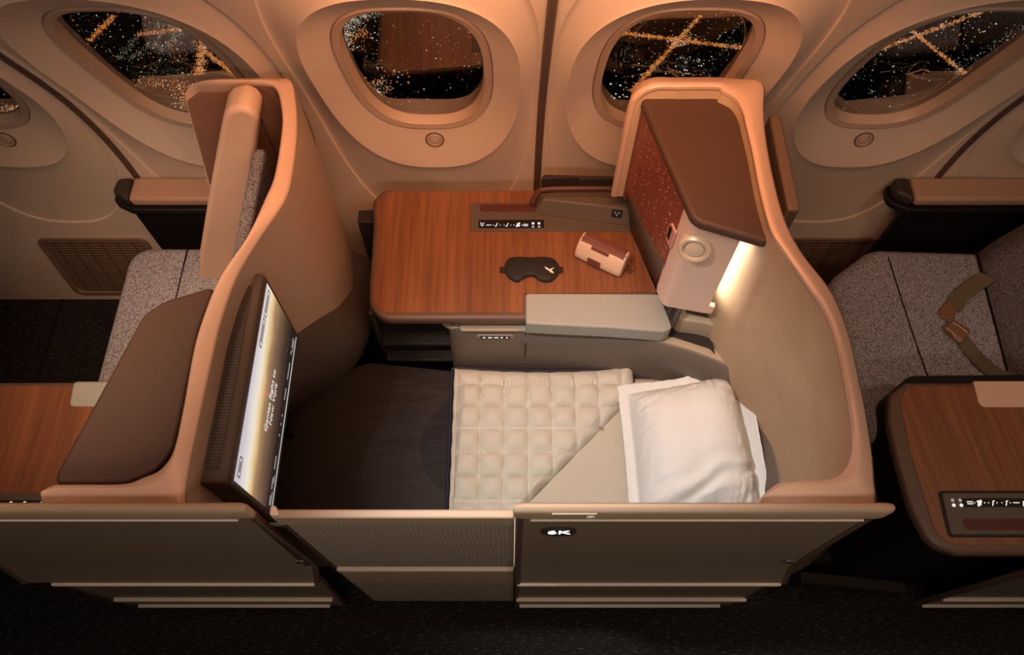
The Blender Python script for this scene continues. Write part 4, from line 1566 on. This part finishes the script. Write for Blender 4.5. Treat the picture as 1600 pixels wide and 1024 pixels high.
# border tape stitched inside the left edge
bt_ = [qpoint(.022, j / 60) + Vector((0, 0, .002)) for j in range(61)]
put('edge_stitch', tube(bt_, .0014, 5), CREAM, qt)
for (bx_, by_) in ((968, 630), (938, 668)):
    p = pz(bx_, by_, qz + .004)
    put('button', disc(p, (0, 0, 1), [(.0045, -.002), (.0045, .002), (.003, .003), (0, .002)]), TAN, qt)

# --- pillow with a flat flange
pl = thing('pillow', 'plump white pillow with a flat flange at the head of the bed', 'pillow', (.46, .62, .47))
TL, TR, BR, BL = Vector((.292, .822, 0)), Vector((.622, .876, 0)), Vector((.662, .43, 0)), Vector((.300, .385, 0))
zb = .482
FL = .055
N = 110


def pil(u, v, side):
    """u, v in -1..1 over the flange; side +1 top, -1 underside"""
    U, Vv = (u + 1) / 2, (v + 1) / 2
    bowx = 1 - .030 * (1 - v * v) * abs(u) ** 3
    bowy = 1 - .045 * (1 - u * u) * abs(v) ** 3
    U = .5 + (U - .5) * bowx
    Vv = .5 + (Vv - .5) * bowy
    p = BL * (1 - U) * (1 - Vv) + BR * U * (1 - Vv) + TR * U * Vv + TL * (1 - U) * Vv
    fx, fy = .845, .86
    # left flange is visible, right flange is folded up against the surround
    a, b = abs(u) / fx, abs(v) / fy
    h = 0.0
    if a < 1 and b < 1:
        h = ((1 - a ** 3.0) ** .62) * ((1 - b ** 3.2) ** .60)
    wr = 0.0
    if side > 0:
        q_ = noise.noise(Vector((u * 1.7 + 3, v * 1.7, 1)))
        wr += .007 * q_ * h
        # creases running in from the edges
        rim_ = max(0, 1 - abs(h - .45) / .45)
        wr += .0075 * rim_ * noise.noise(Vector((u * 3 + v * 7, v * 15 - u * 5, 7)))
        wr += .0055 * rim_ * noise.noise(Vector((u * 16 - v * 4, v * 5 + u * 4, 11)))
        # long folds sweeping from the lower left corner
        d1 = (v + .78) - .55 * (u + 1) * .5
        wr += .0055 * math.exp(-(d1 * 3.2) ** 2) * math.sin(22 * d1 + 3 * noise.noise(Vector((u * 2, v * 2, 4)))) * min(1, h * 1.4)
        fl = max(0, min(1, (max(a, b) - 1) * 8))
        wr += fl * .0035 * noise.noise(Vector((u * 9, v * 9, 20)))
    hh = (.125 if side > 0 else .020) * h
    z = zb + .020 + side * (.0022 + hh) + wr
    # tilt: the head end is raised on the mattress and the flange stands up there
    z += .030 * max(0, u) + (.095 * max(0, (u - fx) / (1 - fx)) ** 1.2 if u > fx else 0) * (.55 + .45 * v)
    if v > fy:
        z += .006 * (v - fy) / (1 - fy)
    if u < -fx:
        z -= .010 * (abs(u) - fx) / (1 - fx)
    return Vector((p.x, p.y, z))


def grid(side):
    return loft([[pil(-1 + 2 * i / N, -1 + 2 * j / N, side) for i in range(N + 1)] for j in range(N + 1)], closed=False)


gt, gb = grid(1), grid(-1)
po_ = put('pillow_case', merge(gt, (gb[0], [tuple(reversed(f)) for f in gb[1]])), WHITE, pl, angle=80)
bm = bmesh.new()
bm.from_mesh(po_.data)
be = [e for e in bm.edges if e.is_boundary]
bmesh.ops.bridge_loops(bm, edges=be)
bmesh.ops.recalc_face_normals(bm, faces=bm.faces)
bm.to_mesh(po_.data)
bm.free()
po_.data.polygons.foreach_set('use_smooth', [True] * len(po_.data.polygons))
fx, fy = .845, .86
loop = [(-fx, lerp(-fy, fy, k / 30)) for k in range(31)] + [(lerp(-fx, fx, k / 30), fy) for k in range(1, 31)] + [(fx, lerp(fy, -fy, k / 30)) for k in range(1, 31)]
put('flange_seam', tube([pil(u, v, 1) + Vector((0, 0, .0012)) for u, v in loop], .0018, 5), WHITE, pl)

# ------------------------------------------------------------------ aisle partitions and the sliding door
def partition(lab, x0, xt, xm, xl, group, sx=0.0):
    """x0 left edge; xt, xm, xl right edge at the rail, at mid height and low down"""
    t = thing('aisle_partition', lab, 'partition', ((x0 + xt) / 2, .31, 0), group)
    yf = .309

    def xr(z):
        return float(np.interp(z, [0, .16, .56, .67, 1.12], [xl, xl, xm + (xl - xm) * .35, xm, xt]))
    prof = [(.319, 1.155), (yf, 1.155), (yf, .69), (yf - .003, .67), (yf - .022, .565), (yf - .002, .555), (yf - .002, .0), (.319, .0)]
    put('panel', loft([[Vector((x0 + .012, y, z)) for y, z in prof], [Vector((xr(z) - .004, y, z)) for y, z in prof]], True, True), DOORP, t, .002, angle=20)
    ep = [(.320, 1.15), (yf - .004, 1.15), (yf - .004, .69), (yf - .007, .67), (yf - .026, .565), (yf - .005, .55), (yf - .005, .0), (.320, .0)]
    put('left_edge', loft([[Vector((x0, y, z)) for y, z in ep], [Vector((x0 + .014, y, z)) for y, z in ep]], True, True), FRAME, t, .003)
    put('right_edge', loft([[Vector((xr(z) - .012, y, z)) for y, z in ep], [Vector((xr(z), y, z)) for y, z in ep]], True, True), FRAME, t, .003)
    rl = [(.317, 1.165), (.317, 1.212), (.313, 1.220), (.307, 1.222), (.3025, 1.218), (.300, 1.208), (.3005, 1.168), (.303, 1.158), (.312, 1.156)]
    rings = []
    for u, s in ((0, .40), (.005, .75), (.015, .93), (.035, 1.0), (.5, 1.0), (.965, 1.0), (.985, .93), (.995, .75), (1, .40)):
        x = lerp(x0 - .003, xt + .004, u)
        rings.append([Vector((x, .309 + (y - .309) * (.5 + .5 * s), 1.19 + (z - 1.19) * (.70 + .30 * s))) for y, z in rl])
    put('top_rail', loft(rings, True, True), RAILP, t, angle=45)
    put('rail_bead', box(((x0 + xt) / 2, .3005, 1.1565), (xt - x0 - .05, .004, .004)), STRIP, t, .001)
    for z0, a_, b_, d in ((.555, .006 + sx, -.012, -.022), (.165, .006 + sx * .4, -.012, -.007), (.018, .016 + sx * .3, -.05, -.005)):
        xa_, xb_ = x0 + a_, xr(z0) + b_
        put('rub_strip', box(((xa_ + xb_) / 2, yf + d, z0), (xb_ - xa_, .012, .018 if z0 > .05 else .007)), STRIP, t, .003)
    c = Vector((xm - .032, yf - .001, .735))
    am = put('latch_mark', extrude([c + Vector((a, 0, b)) for a, b in ((-.014, -.012), (.010, -.012), (.014, .012), (-.008, .012))], (0, -.003, 0)), plain('latch_mark_metal', (.45, .38, .32), .3, metal=.6), t, .001)
    put('latch_arrow', extrude([c + Vector((a, -.0032, b)) for a, b in ((-.010, -.008), (.006, -.006), (.004, .008))], (0, -.0006, 0)), BLACK, am)
    return t, yf


PG = 'aisle partitions beside the seats'
ptR, yf = partition('aisle partition carrying the lit 6K seat number', .006, .624, .640, .680, PG)
# switch plate and symbol on the rail
YR = .2998
c0, c1 = pY(862, 805, YR), pY(932, 805, YR)
zr = 1.196
put('switch_plate', box(((c0.x + c1.x) / 2, YR - .001, zr), (c1.x - c0.x, .003, .030)), BEIGE, ptR, .001)
cs = pY(923, 805, YR)
put('no_entry_mark', disc((cs.x, YR - .003, zr), (0, -1, 0), [(.0072, 0), (.0072, .001), (.0054, .001), (.0054, 0)]), LOGO, ptR, label='white ringed bar symbol')
put('symbol_bar', box((cs.x, YR - .0034, zr), (.0085, .001, .004)), LOGO, ptR)
# round lit seat number badge, seen nearly edge-on from above
cb = pY(873, 829, yf)
bz = cb.z
print('BADGE', cb)
bd = put('seat_number_badge', loft([[Vector((cb.x + .033 * k * math.cos(a), yf + .004 - dy, bz + .032 * k * math.sin(a))) for a in [2 * math.pi * i / 32 for i in range(32)]] for k, dy in ((1, 0), (1, .008), (.93, .010), (.80, .007), (.02, .007))], True, True), plain('badge_ring', (.10, .075, .06), .35, metal=.4), ptR)
put('badge_face', disc((cb.x, yf - .003, bz), (0, -1, 0), [(.0255, 0), (.0255, .0008), (0, .0008)]), BLACK, bd)
put('seat_number', text_vf('6K', .036, (cb.x, yf - .0045, bz), (1.05, 0, 0), (0, 0, 1), .001), emit('number_glow', (1, .95, .9), 2.2), bd, recalc=False)

ptL, _ = partition('aisle partition at the left, in front of the left shell', -1.165, -.441, -.437, -.500, PG, .06)
ptN, _ = partition('dark aisle partition of the right neighbour, only its lower end in view', 1.225, 1.85, 1.87, 1.93, PG)

dr = thing('sliding_door', 'low sliding door with ribbed fabric between the two aisle partitions', 'door', (-.215, .33, 0))
xa, xb = -.430, .004
put('top_rail', prism([(xa, .318), (xb, .318), (xb, .334), (xa, .334)], 1.040, 1.098), RAILP, dr, .004)
put('rail_knob', prism(round_poly([(xa, .320), (xa + .02, .320), (xa + .008, .338), (xa, .338)], .004), 1.098, 1.110), STRIP, dr, .003)
put('fabric_panel', prism([(xa + .01, .323), (xb, .323), (xb, .334), (xa + .01, .334)], .575, 1.042), KNIT, dr)
put('rub_strip', prism([(xa + .01, .314), (xb, .314), (xb, .33), (xa + .01, .33)], .548, .572), STRIP, dr, .003)
put('kick_band', prism([(xa + .01, .318), (xb, .318), (xb, .334), (xa + .01, .334)], .36, .550), RAILP, dr)
put('lower_fabric', prism([(xa + .01, .320), (xb, .320), (xb, .334), (xa + .01, .334)], .0, .36), KNIT, dr)
c = pY(431, 820, .322)
put('latch_mark', prism([(c.x - .014, .319), (c.x + .014, .319), (c.x + .018, .324), (c.x - .01, .324)], c.z - .006, c.z + .008), plain('latch_mark_grey', (.3, .25, .2), .3, metal=.5), dr)
put('side_post', prism([(-.4345, .324), (-.420, .324), (-.420, .342), (-.4345, .342)], .0, 1.06), FRAME, dr, .003)

# ------------------------------------------------------------------ neighbouring seats
def cushion(path, z0, z1, r, name, mat, parent):
    P = [Vector((p[0], p[1], 0)) for p in path]
    c = sum(P, Vector()) / len(P)
    rg_ = []
    for k in range(6):
        a = math.pi / 2 * k / 5
        off = r * (1 - math.cos(math.pi / 2 - a))
        rg_.append((r * (1 - math.sin(a)) * 1.0, z1 - r + r * math.sin(a)))
    rings_ = [[Vector((p.x, p.y, z0)) for p in P]]
    for k in range(7):
        a = math.pi / 2 * k / 6
        ins = r * (1 - math.cos(a))
        z = z1 - r + r * math.sin(a)
        ring = []
        for p in P:
            d = (c - p)
            ring.append(Vector((p.x, p.y, z)) + d.normalized() * ins)
        rings_.append(ring)
    for s in (.6, .2):
        rings_.append([Vector((c.x + (p.x - c.x) * s, c.y + (p.y - c.y) * s, z1 + .004)) for p in rings_[7]])
    return put(name, loft(rings_, True, True), mat, parent)


sL = thing('passenger_seat', 'grey tweed passenger seat at the left behind the shell', 'seat', (-.9, 1.0, 0), 'grey tweed passenger seats')
cpath = round_poly([(-1.165, .71), (-.70, .71), (-.62, .85), (-.62, 1.285), (-1.165, 1.285)], [.03, .03, .03, .03, .06], 6)
cushion(cpath, .12, .50, .035, 'seat_cushion', TWEED, sL)
a, b = pz(318, 388, .506), pz(248, 465, .506)
put('cushion_seam', tube([Vector((-.985, 1.27, .504)), Vector((-.985, 1.0, .5055)), Vector((-.985, .74, .5055))], .0022, 5), BLACK, sL)
# reclined back: fabric slab, tan leather wing on the window side
bp = [(-.72, .50), (-.590, 1.10), (-.560, 1.10), (-.63, .50)]
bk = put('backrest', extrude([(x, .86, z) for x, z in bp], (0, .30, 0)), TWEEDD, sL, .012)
W = [pY(x, y, 1.165) for x, y in ((318, 448), (310, 436), (311, 400), (327, 300), (344, 205), (349, 182), (358, 172), (378, 168), (396, 176), (403, 186), (402, 200), (399, 240), (392, 330), (380, 448))]
put('side_wing', extrude([Vector((p.x, 1.165, p.z)) for p in W], (0, .075, 0)), TANLEATHER, sL, .016, 4, label='tan leather side wing')
put('seat_base', prism([(-1.10, .76), (-.72, .76), (-.64, .92), (-.64, 1.22), (-1.10, 1.22)], .0, .13), BLACK, sL)

sR = thing('passenger_seat', 'grey tweed passenger seat at the right with an open lap belt', 'seat', (1.3, .95, 0), 'grey tweed passenger seats')
cpath = round_poly([(.975, .66), (1.62, .66), (1.62, 1.262), (1.10, 1.285), (.945, 1.17)], [.05, .03, .02, .08, .08], 6)
cushion(cpath, .16, .50, .045, 'seat_cushion', TWEED, sR)
sp_ = smooth([Vector((1.135, 1.24, .5045)), Vector((1.145, 1.0, .5065)), Vector((1.165, .75, .5065))], 6)
put('cushion_seam', tube(sp_, .0018, 5), BLACK, sR)
q0, q1 = pz(1526, 396, .50), pz(1592, 592, .50)
# backrest rising from the seam and leaning away
fb_ = [Vector((q0.x, q0.y + .0, .485)), Vector((q1.x - .03, q1.y - .08, .485))]
lean = Vector((.24, .02, .62))
rows = []
for t in (0, .04, .12, .4, .7, 1):
    rows.append([p + lean * t + Vector((-.012 * math.sin(math.pi * min(1, t * 4)), 0, 0)) for p in [fb_[0].lerp(fb_[1], k / 6) for k in range(7)]])
fr_v = loft(rows, closed=False)
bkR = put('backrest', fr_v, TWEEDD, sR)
m_ = bkR.modifiers.new('thick', 'SOLIDIFY')
m_.thickness = .10
m_.offset = 1
put('backrest_seam', tube([p + Vector((-.004, 0, .02)) for p in (fb_[0], fb_[0].lerp(fb_[1], .5), fb_[1])], .004, 5), BLACK, sR)
put('seat_base', prism([(1.03, .70), (1.60, .70), (1.60, 1.22), (1.03, 1.22)], .0, .17), BLACK, sR)
cz = .509
b1 = smooth([pz(1545, 432, cz + .022), pz(1523, 446, cz + .012), pz(1500, 464, cz + .004), pz(1488, 482, cz + .002)], 5)
w1 = pz(1506, 480, cz) - pz(1483, 468, cz)
st1 = put('belt_strap', ribbon(b1, w1, .047, .003), BELT, sR, .001)
tg = [pz(x, y, cz) for x, y in ((1481, 471), (1496, 483), (1489, 498), (1478, 501), (1467, 494), (1466, 486))]
put('buckle_tongue', prism(round_poly(tg, .008, 4), cz, cz + .007), BUCK, st1, .002)
b2 = smooth([pz(1505, 533, cz + .004), pz(1530, 562, cz + .003), pz(1556, 584, cz + .004), pz(1592, 598, cz + .02)], 5)
st2 = put('belt_strap', ribbon(b2, [pz(1516, 524, cz) - pz(1497, 540, cz)] * 6 + [pz(1538, 553, cz) - pz(1523, 573, cz)] * (len(b2) - 6), .045, .003), BELT, sR, .001)
bk_ = [pz(x, y, cz) for x, y in ((1485, 503), (1513, 521), (1499, 540), (1471, 516))]
bo = put('buckle', prism(round_poly(bk_, .006, 4), cz, cz + .020), BUCK, st2, .005, label='brown lap belt buckle')
e_ = [pz(x, y, cz + .021) for x, y in ((1477, 512), (1488, 519), (1492, 528), (1501, 535))]
put('buckle_line', tube(e_, .0013, 5), RIM, bo)
put('buckle_line', tube([pz(x, y, cz + .020) for x, y in ((1489, 504), (1500, 511), (1512, 520))], .0013, 5), RIM, bo)
